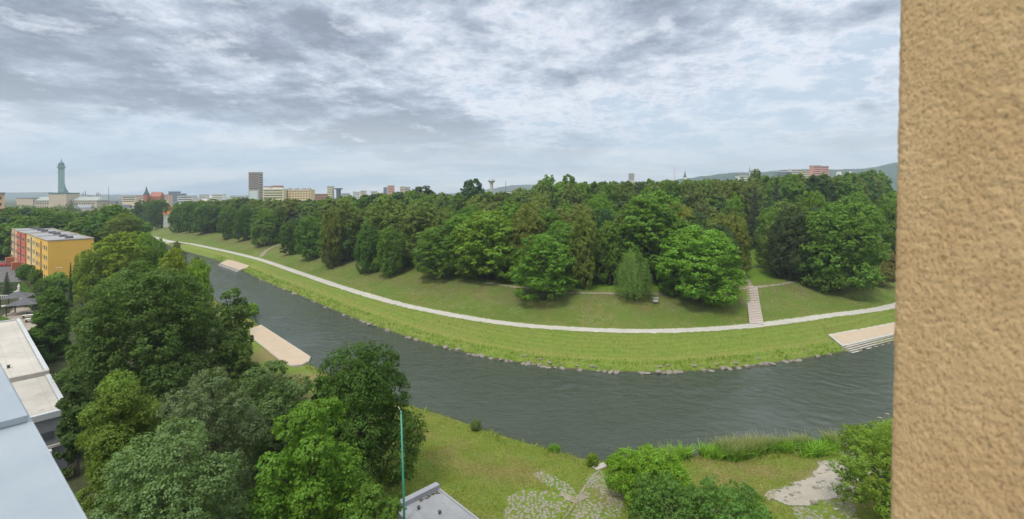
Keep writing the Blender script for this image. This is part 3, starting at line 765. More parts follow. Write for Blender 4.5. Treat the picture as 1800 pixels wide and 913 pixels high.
def willow(seed, w=8, h=14, leaf=.30):
    r = np.random.default_rng(seed); cr = Crown(); lim = []
    az0, rr0, zo = r.uniform(0, 6.28, 26), r.uniform(.1, 1, 26)**.6, r.uniform(.72, 1.0, 26)
    for j in range(420):
        q = j % 26; az = az0[q]+r.normal(0, .3); rr = (w/2)*max(.05, rr0[q]+r.normal(0, .16)); z1 = h*(.98-.38*(rr/(w/2))**2)*zo[q]*r.uniform(.9, 1.0)
        L = z1*r.uniform(.4, .97); n_ = int(L*7.5); s = np.linspace(0, 1, n_); x, y = np.cos(az)*rr, np.sin(az)*rr
        p = np.stack([x*(1+.10*s), y*(1+.10*s), z1-L*s], 1) + r.normal(0, .17, (n_, 3))
        o = np.array([np.cos(az), np.sin(az), .25]); cr.add(p, unit(o+r.normal(0, .5, (n_, 3))), leaf, np.clip(.5+r.normal(0, .1)+r.normal(0, .12, n_), 0, 1), np.zeros(n_))
        if j % 12 == 0: lim.append([x*.8, y*.8, z1*.92])
    cr.limbs = np.array(lim); cr.h = h; cr.rt = .3; cr.cz = h/2; return cr
def bare(seed, w=5, h=17):
    r = np.random.default_rng(seed); cr = Crown(); lim = []
    for j in range(34):
        az = r.uniform(0, 6.28); z = h*r.uniform(.35, .98); rr = (w/2)*r.uniform(.3, 1)*(1.15-z/h)*1.4
        lim.append([np.cos(az)*rr, np.sin(az)*rr, z])
    lim = np.array(lim); n_ = 900; b = lim[r.integers(0, len(lim), n_)]; p = b*np.column_stack([r.uniform(.4, 1.1, (n_, 2)), np.ones(n_)]) + r.normal(0, .35, (n_, 3))
    cr.add(p, unit(r.normal(size=(n_, 3))), .20, r.uniform(.3, .9, n_), np.full(n_, .35)); cr.limbs = lim; cr.h = h; cr.rt = .22; cr.cz = h*.6; return cr

KIND = {}
def make(kind, crowns, w, h, bark=BARK, asp=.62, trunk=True):
    L = []
    for i, c in enumerate(crowns):
        L.append((c.mesh('crown', np.random.default_rng(900+i), asp), trunk_mesh(c, bark, i)))
    KIND[kind] = (L, w, h)
make('round', [broadleaf(10+i, 12, 17, .0, 19, .42, 1.25, peak=.95) for i in range(5)], 12, 17)
make('tall', [broadleaf(30+i, 11, 20, .0, 22, .46, 1.0, (.30, .44), peak=.9) for i in range(3)], 11, 20)
make('linden', [broadleaf(50+i, 12, 16, .03, 18, .46, 1.0, bloom=.62, peak=.97) for i in range(3)], 12, 16)
make('airy', [broadleaf(70+i, 12, 17, .02, 24, .42, .9, (.24, .38), sub=.34, peak=.82, gap=.06) for i in range(3)], 12, 17)
make('far', [broadleaf(90+i, 12, 22, .03, 20, .80, .5, bloom=.0, peak=1.0, sub=.30) for i in range(4)], 12, 22)
make('farbloom', [broadleaf(110+i, 12, 22, .03, 20, .80, .5, bloom=.5, peak=1.0, sub=.30) for i in range(3)], 12, 22)
make('spruce', [spruce(130+i) for i in range(2)], 6, 22)
make('willow', [willow(140)], 8, 14)
make('bare', [bare(150)], 5, 17, PALEBARK)
make('shrub', [broadleaf(160+i, 4, 3, .0, 11, .20, .8, (.34, .5), fill=True) for i in range(3)], 4, 3)

NAMES = {'round': 'broadleaf_tree', 'tall': 'broadleaf_tree', 'linden': 'linden_tree', 'airy': 'ash_tree', 'far': 'broadleaf_tree', 'farbloom': 'linden_tree',
         'spruce': 'spruce_tree', 'willow': 'willow_tree', 'bare': 'birch_tree', 'shrub': 'shrub'}
PLACED = []
def put(kind, x, y, w, h, col, label, group=None, z=None, cat=None, variant=None, name=None, spin=None):
    L, w0, h0 = KIND[kind]; i = len(PLACED); cm, tm = L[i % len(L)] if variant is None else L[variant]
    z = h1(x, y) if z is None else z
    o = thing(name or NAMES[kind], label, cat or ('shrub' if kind == 'shrub' else 'tree'), (x, y, z), RNG.uniform(0, 6.28) if spin is None else spin, group)
    o.scale = (w/w0, w/w0, h/h0)
    c = link('crown', cm, o); j = RNG.normal(0, .05, 3)
    c.color = (*[max(.003, a*(1+b)) for a, b in zip(col, j+RNG.normal(0, .07))], 1)
    link('trunk', tm, o); PLACED.append((x, y, w, h)); return o

DEEP, MID, FRESH, OLIVE, YELLOW, BLUE, COPPER, GREY, BRIGHT = ((.042, .092, .018), (.056, .116, .020), (.070, .142, .018), (.070, .100, .022), (.098, .155, .018),
    (.030, .062, .032), (.034, .062, .028), (.060, .090, .048), (.085, .175, .022))
# ---- trees read off the photograph, far bank: x0, x1, top, foot, kind, colour, label
FRONT = [
 (232, 262, 352, 404, 'tall', DEEP, 'leftmost dark tree of the row at the far end of embankment'),
 (252, 282, 350, 405, 'round', DEEP, 'second dark tree of the row at the far end of embankment'),
 (270, 298, 348, 401, 'tall', DEEP, 'dark tree just left of the orange roofed house'),
 (299, 330, 356, 409, 'round', DEEP, 'dark tree just right of the orange roofed house'),
 (320, 348, 352, 410, 'round', DEEP, 'dark tree second right of the orange roofed house'),
 (340, 384, 355, 413, 'round', DEEP, 'wide dark tree left of the paired park edge trees, left of high-rise'),
 (384, 418, 362, 422, 'round', DEEP, 'narrow dark park edge tree below and left of the high-rise'),
 (412, 446, 361, 425, 'round', DEEP, 'narrow dark park edge tree directly below the high-rise'),
 (444, 492, 367, 434, 'round', MID, 'lighter green tree standing alone left of the diagonal earth path'),
 (484, 500, 362, 428, 'tall', DEEP, 'thin dark tree behind the lone tree by the diagonal path'),
 (494, 528, 385, 450, 'round', DEEP, 'compact dark tree first right of the diagonal earth path'),
 (521, 568, 380, 461, 'round', DEEP, 'dark tree second right of the diagonal earth path'),
 (561, 624, 380, 468, 'round', DEEP, 'broad dark tree third right of the diagonal earth path'),
 (627, 666, 391, 484, 'round', DEEP, 'slim dark tree, left one of a close pair on embankment edge'),
 (663, 708, 396, 489, 'round', MID, 'slim dark tree, right one of a close pair on embankment edge'),
 (700, 734, 396, 472, 'tall', MID, 'mid green tree set back right of the close pair'),
 (728, 802, 398, 499, 'airy', MID, 'mid green tree with loose crown left of the bright spreading tree'),
 (804, 914, 371, 500, 'round', FRESH, 'bright green spreading tree at the middle of embankment edge'),
 (903, 1006, 408, 541, 'airy', MID, 'tree reaching lowest down the embankment, right of bright spreading tree'),
 (1003, 1048, 372, 512, 'linden', OLIVE, 'olive linden set back right of the lowest standing tree'),
 (1050, 1092, 385, 505, 'tall', MID, 'shaded tree between olive linden and pale willow'),
 (1086, 1205, 333, 503, 'tall', MID, 'tallest oval tree behind the pale drooping willow'),
 (1088, 1138, 424, 533, 'willow', (.082, .132, .045), 'pale drooping willow beside the little white cabinet'),
 (1165, 1294, 398, 545, 'round', FRESH, 'large bright round tree just left of the stone stairs'),
 (1356, 1422, 359, 497, 'round', COPPER, 'dark coppery tree just right of the park clearing'),
 (1402, 1545, 346, 521, 'round', MID, 'largest round tree, right of the coppery tree and stairs'),
 (1535, 1610, 328, 480, 'airy', FRESH, 'fresh green tree half hidden behind the stucco wall'),
 (1550, 1575, 362, 473, 'bare', OLIVE, 'thin pale barked birch right of the largest round tree'),
]
for x0, x1, yt, yb, kind, col, label in FRONT:
    xc = (x0+x1)/2; g = ground(xc, yb); w = (x1-x0)*g.y/F; th = math.atan((xc-CX)/F); w *= math.cos(th)**.7
    k_ = 1 + .30*w/math.hypot(g.x, g.y); x, y = g.x*k_, g.y*k_
    ww = w*k_*1.12; z = h1(x, y); h = CAMZ - (yt-HY)*y/F - z
    put(kind, x, y, ww, h, col, label, 'trees along the embankment edge' if xc < 1300 else None, z)
# ---- trees behind, by depth
BACK = [
 (640, 720, 345, 175, 'linden', (.075, .115, .030), 'broad flowering linden, left of two, behind the close pair of slim trees'),
 (700, 778, 350, 168, 'linden', (.070, .112, .030), 'broad flowering linden, right of two, behind the close pair of slim trees'),
 (755, 805, 368, 160, 'linden', (.070, .090, .028), 'browner linden between the flowering pair and bright spreading tree'),
 (585, 632, 352, 190, 'linden', OLIVE, 'olive linden above the broad dark tree'),
 (566, 600, 362, 182, 'linden', OLIVE, 'small olive linden crown peeping over the broad dark tree'),
 (812, 872, 346, 190, 'linden', OLIVE, 'olive linden right below the domed dark tree on skyline'),
 (860, 945, 352, 162, 'tall', MID, 'green tree behind and right of the bright spreading tree'),
 (770, 850, 372, 150, 'tall', MID, 'green tree behind and left of the bright spreading tree'),
 (925, 978, 341, 185, 'linden', (.080, .120, .034), 'pale flowering linden right of the water tower'),
 (960, 1010, 368, 150, 'linden', (.090, .110, .030), 'flowering linden over the tree reaching lowest down'),
 (985, 1052, 356, 152, 'linden', (.085, .110, .030), 'flowering linden left of the tallest oval tree'),
 (1030, 1080, 338, 172, 'round', FRESH, 'fresh green tree behind left of the tallest oval tree'),
 (1180, 1225, 362, 150, 'linden', (.110, .130, .025), 'yellowish crown tucked right of the tallest oval tree'),
 (1215, 1250, 345, 165, 'tall', GREY, 'greyish tree right of the tallest oval tree'),
 (1240, 1300, 378, 158, 'linden', OLIVE, 'olive tree above the large bright round tree'),
 (1272, 1310, 340, 182, 'tall', FRESH, 'narrow fresh green oval tree left of the spruces'),
 (1308, 1346, 326, 214, 'spruce', (.040, .060, .042), 'nearer grey blue spruce at the head of clearing'),
 (1344, 1386, 312, 224, 'spruce', (.038, .055, .040), 'farther grey blue spruce right of its neighbour at clearing'),
 (1326, 1352, 338, 236, 'spruce', (.034, .052, .036), 'slim spruce filling the gap between two bigger spruces'),
 (1478, 1545, 332, 165, 'airy', MID, 'loose crowned tree behind the largest round tree'),
 (1400, 1462, 330, 172, 'airy', FRESH, 'fresh crowned tree behind left of the largest round tree'),
 (716, 772, 327, 270, 'far', BLUE, 'dark blue green tree on skyline left of domed tree'),
 (806, 858, 316, 255, 'far', BLUE, 'domed dark tree on skyline left of the water tower'),
 (940, 988, 309, 250, 'far', MID, 'tall skyline tree first right of the water tower'),
 (974, 1024, 308, 245, 'far', MID, 'tall skyline tree second right of the water tower'),
 (1312, 1340, 297, 270, 'far', MID, 'skyline tree poking up left of the pale long block'),
 (180, 252, 373, 195, 'round', OLIVE, 'olive rounded tree on near bank above the yellow green tree'),
 (150, 262, 408, 122, 'airy', YELLOW, 'yellow green feathery tree right of the yellow apartment gable'),
 (128, 186, 434, 116, 'airy', (.078, .125, .022), 'olive feathery tree against the yellow apartment gable'),
 (228, 282, 408, 150, 'round', FRESH, 'fresh round tree right behind the yellow green tree'),
 (272, 332, 436, 112, 'airy', YELLOW, 'bright yellow green tree behind the big dark tree by river'),
 (322, 372, 452, 100, 'round', BRIGHT, 'bright green tree between big dark tree and river'),
 (258, 300, 418, 128, 'round', MID, 'mid green tree at left end of the mown bank'),
 (290, 330, 424, 122, 'airy', GREY, 'greyish tree beside the river left of bright tree'),
 (330, 366, 446, 118, 'airy', GREY, 'grey green waterside tree facing the far deck'),
 (117, 131, 461, 120, 'spruce', (.022, .045, .022), 'slim dark spruce in front of the yellow gable'),
 (0, 24, 478, 128, 'spruce', (.050, .075, .060), 'blue grey spruce by hedge at left edge'),
 (46, 54, 497, 133, 'spruce', (.030, .055, .028), 'small dark conifer by the brick porch'),
]
for x0, x1, yt, y, kind, col, label in BACK:
    xc = (x0+x1)/2; x = (xc-CX)*y/F; z = h1(x, y); h = CAMZ-(yt-HY)*y/F-z; w = (x1-x0)*y/F*math.cos(math.atan((xc-CX)/F))**.7*1.05
    put(kind, x, y, w, h, col, label, None, z)
NFIX = len(PLACED)
# ---- the crowded rows behind
def skyline(px): return np.interp(px, [0, 60, 130, 160, 230, 300, 380, 430, 480, 540, 600, 650, 720, 760, 800, 830, 870, 905, 935, 950, 1000, 1060, 1100, 1150, 1200, 1250, 1300, 1350, 1380, 1430, 1508, 1560, 1700],
                                  [366, 364, 372, 370, 352, 354, 351, 347, 349, 352, 346, 343, 335, 338, 341, 336, 339, 336, 332, 315, 311, 305, 309, 306, 313, 316, 314, 308, 307, 309, 303, 297, 295])
cand = []
for _ in range(26000):
    y = RNG.uniform(120, 420); px = RNG.uniform(-40, 1640); x = (px-CX)*y/F; cand.append((x, y))
cand = np.array(cand); fl = fields(cand)
okm = ((fl[0] > 0) & (fl[2] > 28)) | ((fl[1] > 8) & (cand[:, 1] > 200) & (fl[0] < 0))
cand = cand[okm]; fdp = fl[2][okm]; isfar = fl[0][okm] > 0; order = np.argsort(cand[:, 1])
cntA = 0
for i in order:
    x, y = cand[i]; px = CX+F*x/y; g_ = h1(x, y)
    if 1292 < px < 1356 and y < 226: continue
    if px < 200 and isfar[i]: continue
    if y > (330 if px < 720 else 300) and isfar[i] and px > 420: continue
    if y > 400: continue
    sp = 7.6 if y < 170 else (9.0 if y < 240 else 11.5)
    if any((x-a)**2+(y-b)**2 < (max(sp, .36*(w_+7)))**2 for a, b, w_, h_ in PLACED): continue
    py = HY + F*(CAMZ-g_)/y
    sk = skyline(px); h = RNG.uniform(17, 23)
    last = y > 215
    top = sk + abs(RNG.normal(0, 3)) + max(0, (215-y))*.22 + (RNG.uniform(0, 10) if not last else 0)
    hmax = CAMZ-(top-HY)*y/F-g_; cap_ = 37 if px > 1340 else 31
    h = min(h, hmax) if not last else min(hmax, cap_)
    if h < 6: continue
    w = RNG.uniform(10, 13.5)*(1 if y < 240 else 1.25)
    bl = RNG.random() < (.34 if 430 < px < 1500 else .15)
    if bl: kind = 'linden' if y < 175 else 'farbloom'; col = (.066, .105, .030)
    else: kind = ('round', 'round', 'tall', 'airy')[int(RNG.integers(4))] if y < 175 else 'far'; col = [DEEP, MID, MID, OLIVE, BLUE][int(RNG.integers(5))]
    side = 'in the near bank belt before city hall' if not isfar[i] else \
        'left of the grey high-rise' if px < 450 else 'between high-rise and water tower' if px < 865 else 'between water tower and the spruces' if px < 1330 else 'right of the spruces'
    nm = 'flowering linden' if bl else 'green broadleaf tree'
    if isfar[i]: lab = f'{nm} in crowded back rows {side}'
    else: lab = f'{nm} {side}'
    put(kind, x, y, w, h, col, lab, ('park wood ' if isfar[i] else '') + nm + 's ' + side, g_); cntA += 1
print('fixed trees', NFIX, 'auto', cntA)

# ---- near trees, each with its own leaves
NEARX = [
 # x, top, depth, width px, seed, colour, name, label, kwargs
 (256, 462, 61, 245, 201, (.040, .078, .024), 'maple_tree', 'biggest dark green domed tree in the left foreground', dict(nl=30, leaf=.30, dens=2.6, lobe=(.24, .38), sub=.24)),
 (632, 602, 46.5, 212, 202, (.028, .064, .013), 'maple_tree', 'dark pointed maple at the river edge left of green pole', dict(nl=22, leaf=.24, dens=1.9, lobe=(.24, .38), peak=.72)),
 (212, 658, 39, 150, 203, (.066, .112, .022), 'robinia_tree', 'soft yellow green feathery tree beside the flat roofed building', dict(nl=20, leaf=.16, dens=2.4, lobe=(.26, .4), sub=.34)),
 (300, 752, 27.5, 310, 204, (.064, .112, .060), 'whitebeam_tree', 'grey green tree lowest in the left foreground beside metal ledge', dict(nl=26, leaf=.17, dens=2.6, lobe=(.2, .34), peak=.8)),
 (365, 648, 37, 215, 205, (.054, .086, .058), 'poplar_tree', 'dull silvery poplar behind the lowest grey green tree', dict(nl=24, leaf=.17, dens=2.1, lobe=(.2, .34), gap=.1)),
 (480, 634, 45, 150, 206, (.056, .100, .050), 'poplar_tree', 'grey green tree between silvery poplar and dark pointed maple', dict(nl=20, leaf=.2, dens=1.8, lobe=(.22, .36), gap=.1)),
 (545, 706, 32, 215, 207, (.058, .128, .020), 'ash_tree', 'bright green upright tree in front of the dark pointed maple', dict(nl=24, leaf=.19, dens=2.3, lobe=(.2, .34), peak=.75, sub=.3)),
 (648, 838, 31, 110, 208, (.050, .105, .020), 'ash_tree', 'small green tree below the dark maple beside the shed', dict(nl=14, leaf=.17, dens=1.8, lobe=(.26, .42))),
 (134, 655, 47, 62, 209, (.034, .066, .024), 'maple_tree', 'dark tree leaning over the flat roof corner', dict(nl=16, leaf=.22, dens=1.6, lobe=(.26, .42))),
 (408, 507, 74, 72, 210, (.050, .092, .030), 'alder_tree', 'thin greyish waterside tree right of the biggest domed tree', dict(nl=26, leaf=.24, dens=1.3, lobe=(.2, .34), gap=.12)),
 (405, 582, 66, 90, 211, (.050, .092, .026), 'alder_tree', 'low green tree beside the long narrow gravel deck', dict(nl=16, leaf=.24, dens=1.4, lobe=(.24, .4))),
 (92, 507, 80, 64, 212, (.040, .088, .018), 'hornbeam_tree', 'dense columnar green tree behind corner of the flat roofed building', dict(nl=30, leaf=.24, dens=1.6, lobe=(.3, .44), peak=.95)),
 (1556, 742, 44, 190, 214, (.088, .150, .026), 'willow_tree', 'bushy yellow green tree against the stucco wall', dict(nl=34, leaf=.16, dens=1.9, lobe=(.14, .28), gap=.08, zb=.0)),
 (1140, 793, 47.5, 132, 215, (.080, .165, .018), 'elder_bush', 'bright green rounded bush beside the cobbled ramp', dict(nl=16, leaf=.19, dens=1.5, lobe=(.26, .42), zb=.0)),
 (1175, 842, 41.5, 150, 216, (.052, .112, .032), 'elder_bush', 'dark blue green bush in front of the bright rounded bush', dict(nl=30, leaf=.14, dens=1.7, lobe=(.14, .26), gap=.1, zb=.0)),
 (1285, 858, 40.5, 170, 217, (.050, .118, .032), 'elder_bush', 'dark blue green spiky bush at the bottom below reeds', dict(nl=34, leaf=.14, dens=1.6, lobe=(.12, .22), gap=.1, zb=.0)),
]
for x0, yt, y, wpx, seed, col, name, label, kw in NEARX:
    x = (x0-CX)*y/F; z = h1(x, y); h = CAMZ-(yt-HY)*y/F-z; w = wpx*y/F*math.cos(math.atan((x0-CX)/F))**.8
    kw.setdefault('zb', .02)
    kw['dens'] *= 1.45; kw['leaf'] *= 1.04; cr = broadleaf(seed, w*1.06, h, **kw)
    o = thing(name, label, 'bush' if 'bush' in name else 'tree', (x, y, z)); c = link('crown', cr.mesh('crown', np.random.default_rng(seed), .58), o); c.color = (*col, 1)
    link('trunk', trunk_mesh(cr, BARK, seed), o); PLACED.append((x, y, w, h))
# ---- shrubs
SHR = [(62, 500, 22, 18, MID, 'round garden shrub at the foot of the yellow block'), (75, 518, 26, 20, MID, 'garden shrub between columnar tree and gazebo'), (100, 512, 34, 22, FRESH, 'fresh green shrub below the yellow gable'),
       (44, 492, 26, 18, DEEP, 'dark shrub beside the brick porch'), (140, 515, 40, 26, MID, 'shrub under the olive feathery tree'), (438, 560, 26, 22, BRIGHT, 'bright waterside shrub at the tip of gravel deck'),
       (1540, 500, 60, 32, (.075, .080, .034), 'brownish thicket on the embankment by the stucco wall'), (1572, 492, 50, 36, (.085, .085, .036), 'brownish thicket partly behind the stucco wall'), (1510, 506, 36, 22, (.07, .08, .03), 'low brownish thicket beside largest round tree'),
       (836, 758, 20, 16, (.08, .12, .045), 'single wispy bush on the near waterline left of centre'), (975, 797, 22, 12, FRESH, 'low green bush on near waterline left of the marker post'), (1042, 822, 22, 20, FRESH, 'weedy green bush by the short white marker post'), (1085, 828, 34, 22, FRESH, 'weedy green bush right of the concrete slab')]
for px, py, wp, hp, col, label in SHR:
    g = ground(px, py); put('shrub', g.x, g.y+.3, wp*g.y/F, hp*math.hypot(g.x, g.y)/F*1.05, col, label, None, None)
# ------------------------------------------------------------------ apartment block of four coloured sections
k = NT('window_glass'); p = k.obj()
GLASS = k.done(k.bsdf(k.mix(k.noise(.4, 2, .5, k.pos()), (.03, .035, .04), (.10, .115, .13)), .12, None, .5))
FRAME = plain('window_frame', (.45, .42, .36), .6, .06)
FELT = plain('flat_roof_felt', (.21, .22, .235), .85, .18, .25, bump=.1)
BRICK = plain('orange_brick', (.36, .13, .06), .9, .2, 2)
def wallmat(name, col): return plain(name, col, .85, .07, .25, .2)
WY, WL, WR, WB = wallmat('yellow_render', (.66, .40, .085)), wallmat('cream_render', (.62, .48, .22)), wallmat('red_render', (.46, .12, .075)), wallmat('beige_render', (.60, .42, .26))
c0 = at(84, 505, 4.4); fdv = Vector((-.79, .62)).normalized(); gdv = Vector((fdv.y, -fdv.x)); ang = math.atan2(fdv.y, fdv.x)
HT = 13.7
blk = thing('apartment_block', 'long flat roofed apartment block in yellow, cream, red and beige sections', 'apartment block', (c0.x, c0.y, 4.4), ang)
# local +x runs along the long front, local -y runs along the gable (away from the garden)
LEN, WID = [23, 21, 21, 21], 10.5
def window_mesh(w, h):
    m = MB(); m.box(-w/2, w/2, .0, .06, -h/2, h/2, 0); m.box(-w/2+.09, -.04, .062, .075, -h/2+.09, h/2-.09, 1); m.box(.04, w/2-.09, .062, .075, -h/2+.09, h/2-.09, 1)
    m.box(-w/2-.08, w/2+.08, .0, .14, -h/2-.09, -h/2-.005, 0)
    return m.mesh('window', [FRAME, GLASS])
WIN = window_mesh(1.35, 1.4); WINS = window_mesh(.75, 1.4)
x0 = 0; nw = 0
for s, (L, wm) in enumerate(zip(LEN, (WY, WL, WR, WB))):
    off = .0 if s == 0 else -.35*(s % 2)
    MB().box(x0+.003, x0+L-.003, -WID+off, off, .8, HT, 0).obj('wall_section', wm, blk)
    MB().box(x0+.003, x0+L-.003, -WID+off+.06, off-.06, -1, .797, 0).obj('plinth', BRICK, blk)
    rf = MB().box(x0+.2, x0+L-.2, -WID+off+.2, off-.2, HT+.003, HT+.12).obj('roof', FELT, blk)
    m = MB()
    for a_ in ((x0-.05, x0+L+.05, off-.2, off+.12), (x0-.05, x0+L+.05, -WID+off-.12, -WID+off+.2)): m.box(*a_, HT+.004, HT+.34)
    m.box(x0-.08, x0+.2, -WID+off+.203, off-.203, HT+.004, HT+.34); m.box(x0+L-.2, x0+L+.08, -WID+off+.203, off-.203, HT+.004, HT+.34)
    m.obj('roof_parapet', plain('parapet_tin', (.30, .25, .20), .6, .1), blk)
    for q in range(2): MB().box(-.8, .8, -.9, .9, 0, .75).obj('roof_hatch', plain('roof_hatch', (.12, .12, .125), .8), rf, (x0+L*(.3+.4*q), -WID*.55+off, HT+.12))
    # windows on the garden front, stair strip in the middle of the section
    for fl_ in range(4):
        for cx_ in (2.1, 4.9, 7.7, 14.2, 17.0, 19.6):
            if nw >= 96: break
            o = link('window', WIN if cx_ not in (7.7, 14.2) else WINS, blk, (x0+cx_*L/23, off+.002, 2.7+fl_*2.95)); nw += 1
    MB().box(x0+L*.46, x0+L*.52, off+.002, off+.09, 1.4, HT-.5).obj('stair_window_strip', GLASS, blk)
    MB().box(x0+L*.44, x0+L*.56, off+.002, off+2.4, -.5, 2.9).obj('entrance_porch', BRICK, blk)
    x0 += L

# slab at the left edge of the picture
Y = 232; xl = (8-CX)*Y/F
o = thing('apartment_tower', 'tall beige slab building cut off by the left edge of picture', 'apartment tower', (xl, Y, 4.4), R(47))
MB().box(-16, 0, 0, 14, -1, 28).obj('wall', WB, o); MB().box(-16.3, .2, -.3, 14.3, 28.003, 28.8).obj('roof', FELT, o)
for i in range(9): MB().box(-15, -1, -.09, -.003, 2+3*i-.6, 2+3*i+.8).obj('window_row', GLASS, o)

# ------------------------------------------------------------------ low building with the pale flat roof
K = Vector((-45.5, 48.6)); da = Vector((-.765, .644)).normalized(); ang = math.atan2(da.y, da.x)
zg = 3.6
k = NT('pale_roof_sheet'); p = k.obj()
c = k.mix(k.map(k.noise(.22, 5, .6, p), .35, .65), (.30, .285, .26), (.38, .36, .325)); c = k.mix(k.map(k.noise(.5, 6, .7, p), .60, .68, 0, .5), c, (.20, .18, .15))
sx = k.n('ShaderNodeSeparateXYZ'); k.set(sx, 0, p); sm_ = k.math('ABSOLUTE', k.math('SUBTRACT', k.math('FRACT', k.math('MULTIPLY', sx.outputs[1], .5)), .5))
c = k.mix(k.map(sm_, .0, .03, .45, 0), c, (.22, .20, .18))
PALEROOF = k.done(k.bsdf(c, .85, k.bump(k.noise(3, 3, .6, p), .1, .02), .2))
DGREY = plain('dark_grey_render', (.17, .175, .185), .85, .1, .5); WTRIM = plain('white_roof_edge', (.36, .375, .39), .5, .06)
o = thing('flat_roofed_hall', 'low grey hall with large pale flat roof beside the metal ledge', 'hall', (K.x, K.y, zg), ang)
# local +x up along the river side edge; local +y to the left away from the river
T = 10-zg
MB().box(0, 52, 0, 25, -1, T).obj('wall', DGREY, o)
r1 = MB().box(0.3, 14.3, .3, 24.7, T+.003, T+.10).obj('lower_roof', PALEROOF, o)
r2 = MB().box(14.9, 51.7, .3, 24.7, T+.003, T+.42).obj('upper_roof', PALEROOF, o)
MB().box(14.35, 14.85, -.1, 25.1, T-.3, T+.62).obj('dividing_parapet', CONC, o)
MB().box(14.9, 52.15, -.15, .27, T-.35, T+.62).obj('roof_edge', WTRIM, o); MB().box(51.72, 52.15, .28, 25, T-.35, T+.62).obj('roof_edge', WTRIM, o)
MB().box(-.15, .28, -.15, 25, T-.40, T+.22).obj('roof_edge', WTRIM, o); MB().box(.29, 14.3, -.15, .27, T-.35, T+.22).obj('roof_edge', WTRIM, o)
for i, (x, y) in enumerate(((20, 3), (24, 7), (30, 4.5), (35, 9), (41, 3.5), (45, 8), (28, 12), (38, 13))):
    MB().lathe([(.14, 0), (.14, .3), (.2, .32), (.2, .38), (0, .42)], 10).obj('roof_vent', plain('vent_dark2', (.06, .06, .06), .6), r2, (x, y, T+.42))
for x, y in ((36, 6.5), (22, 10)):
    MB().lathe([(.0, .28), (.5, .22), (.75, .05), (.8, 0)], 16).obj('roof_dome', plain('dome_plastic', (.55, .56, .58), .3), r2, (x, y, T+.42))
for i in range(7):
    MB().box(-.06, -.003, 1+3.2*i, 3.0+3.2*i, T-2.5, T-1.7).obj('window', GLASS, o); MB().box(-.06, -.003, 1+3.2*i, 3.0+3.2*i, T-5.4, T-4.2).obj('window', GLASS, o)
MB().box(-.22, -.003, 0, 25, T-3.35, T-3.1).obj('ledge', CONC, o)
MB().box(-.7, -.07, 1.2, 2.4, T-4.1, T-3.4).obj('air_conditioner', plain('aircon_body', (.5, .5, .48), .5), o)

# ------------------------------------------------------------------ garden and car park at the left
def gz(px, py): g = ground(px, py); return g
patchpoly = [ground(-60, 520), ground(-30, 452), ground(12, 452), ground(40, 482), ground(50, 492), ground(30, 500)]
patch('car_park', patchpoly, TAR, .05, .9, .1)
PAVER = plain('garden_paving', (.23, .195, .16), .9, .25, .8)
patch('garden_paving', [ground(-20, 600), ground(-10, 560), ground(12, 552), ground(22, 540), ground(36, 518), ground(44, 524), ground(66, 560), ground(70, 620), ground(40, 640)], PAVER, .06, .4, .15)
patch('garden_path', [ground(-30, 541), ground(-30, 537), ground(15, 537), ground(15, 541)], CONC, .09, .3, .05)
HEDGE = None
def hedge(a, b, w, h, label, col):
    d = Vector((b.x-a.x, b.y-a.y)); L = d.length; r = np.random.default_rng(int(L*10)); n = int(L*260); cr = Crown()
    f = r.integers(0, 4, n); t = r.uniform(-L/2, L/2, n); u = r.uniform(-w/2, w/2, n); z = r.uniform(0, h, n)
    p = np.stack([t, np.where(f == 0, -w/2, np.where(f == 1, w/2, u)), np.where(f > 1, h, z)], 1) + r.normal(0, .07, (n, 3))
    nn = np.stack([np.zeros(n), np.where(f == 0, -1., np.where(f == 1, 1., 0)), np.where(f > 1, 1., .2)], 1) + r.normal(0, .45, (n, 3))
    cr.add(p, unit(nn), .26, np.clip(r.normal(.5, .18, n), 0, 1), np.zeros(n))
    o = link('hedge', cr.mesh('hedge', r), None, ((a.x+b.x)/2, (a.y+b.y)/2, h1((a.x+b.x)/2, (a.y+b.y)/2))); o.rotation_euler = (0, 0, math.atan2(d.y, d.x)); o.color = (*col, 1)
    tag(o, label, 'hedge'); return o
hedge(ground(-25, 512), ground(31, 511), 1.6, 2.2, 'clipped dark green hedge running behind the garden statue', (.03, .065, .02))
hedge(ground(36, 508), ground(66, 548), 1.5, 1.6, 'clipped hedge running down beside the garden path right of statue', (.04, .085, .022))
hedge(ground(-20, 566), ground(10, 578), 2.2, 1.4, 'low rounded hedge by the pale flat roof corner', (.05, .10, .022))
# gazebo with two hipped roofs
DARKW = plain('dark_timber', (.055, .045, .04), .8, .25, 2); SLATE = plain('dark_shingles', (.075, .078, .085), .8, .25, 1.5, bump=.3)
def gazebo(g, s, label, rz):
    o = thing('gazebo', label, 'gazebo', g, rz)
    for x in (-1, 1):
        for y in (-1, 1): MB().box(x*s*.85-.09, x*s*.85+.09, y*s*.85-.09, y*s*.85+.09, -.3, 2.5).obj('post', DARKW, o)
    m = MB(); e = [(-s, -s, 2.45), (s, -s, 2.45), (s, s, 2.45), (-s, s, 2.45)]
    for i in range(4): m.face([e[i], e[(i+1) % 4], (0, 0, 3.8)])
    m.face(e[::-1]); m.obj('roof', SLATE, o)
    m = MB()
    for x in (-1, 1): m.box(x*s*.85-.04, x*s*.85+.04, -s*.75, s*.75, .85, .95); m.box(x*s*.85-.04, x*s*.85+.04, -s*.75, s*.75, .2, .28)
    m.obj('railing', DARKW, o); return o
gazebo(ground(30, 540), 2.6, 'farther garden gazebo with dark hipped roof, nearer the statue', .5)
gazebo(ground(43, 552), 2.7, 'nearer garden gazebo with dark hipped roof, beside garden tables', .5)
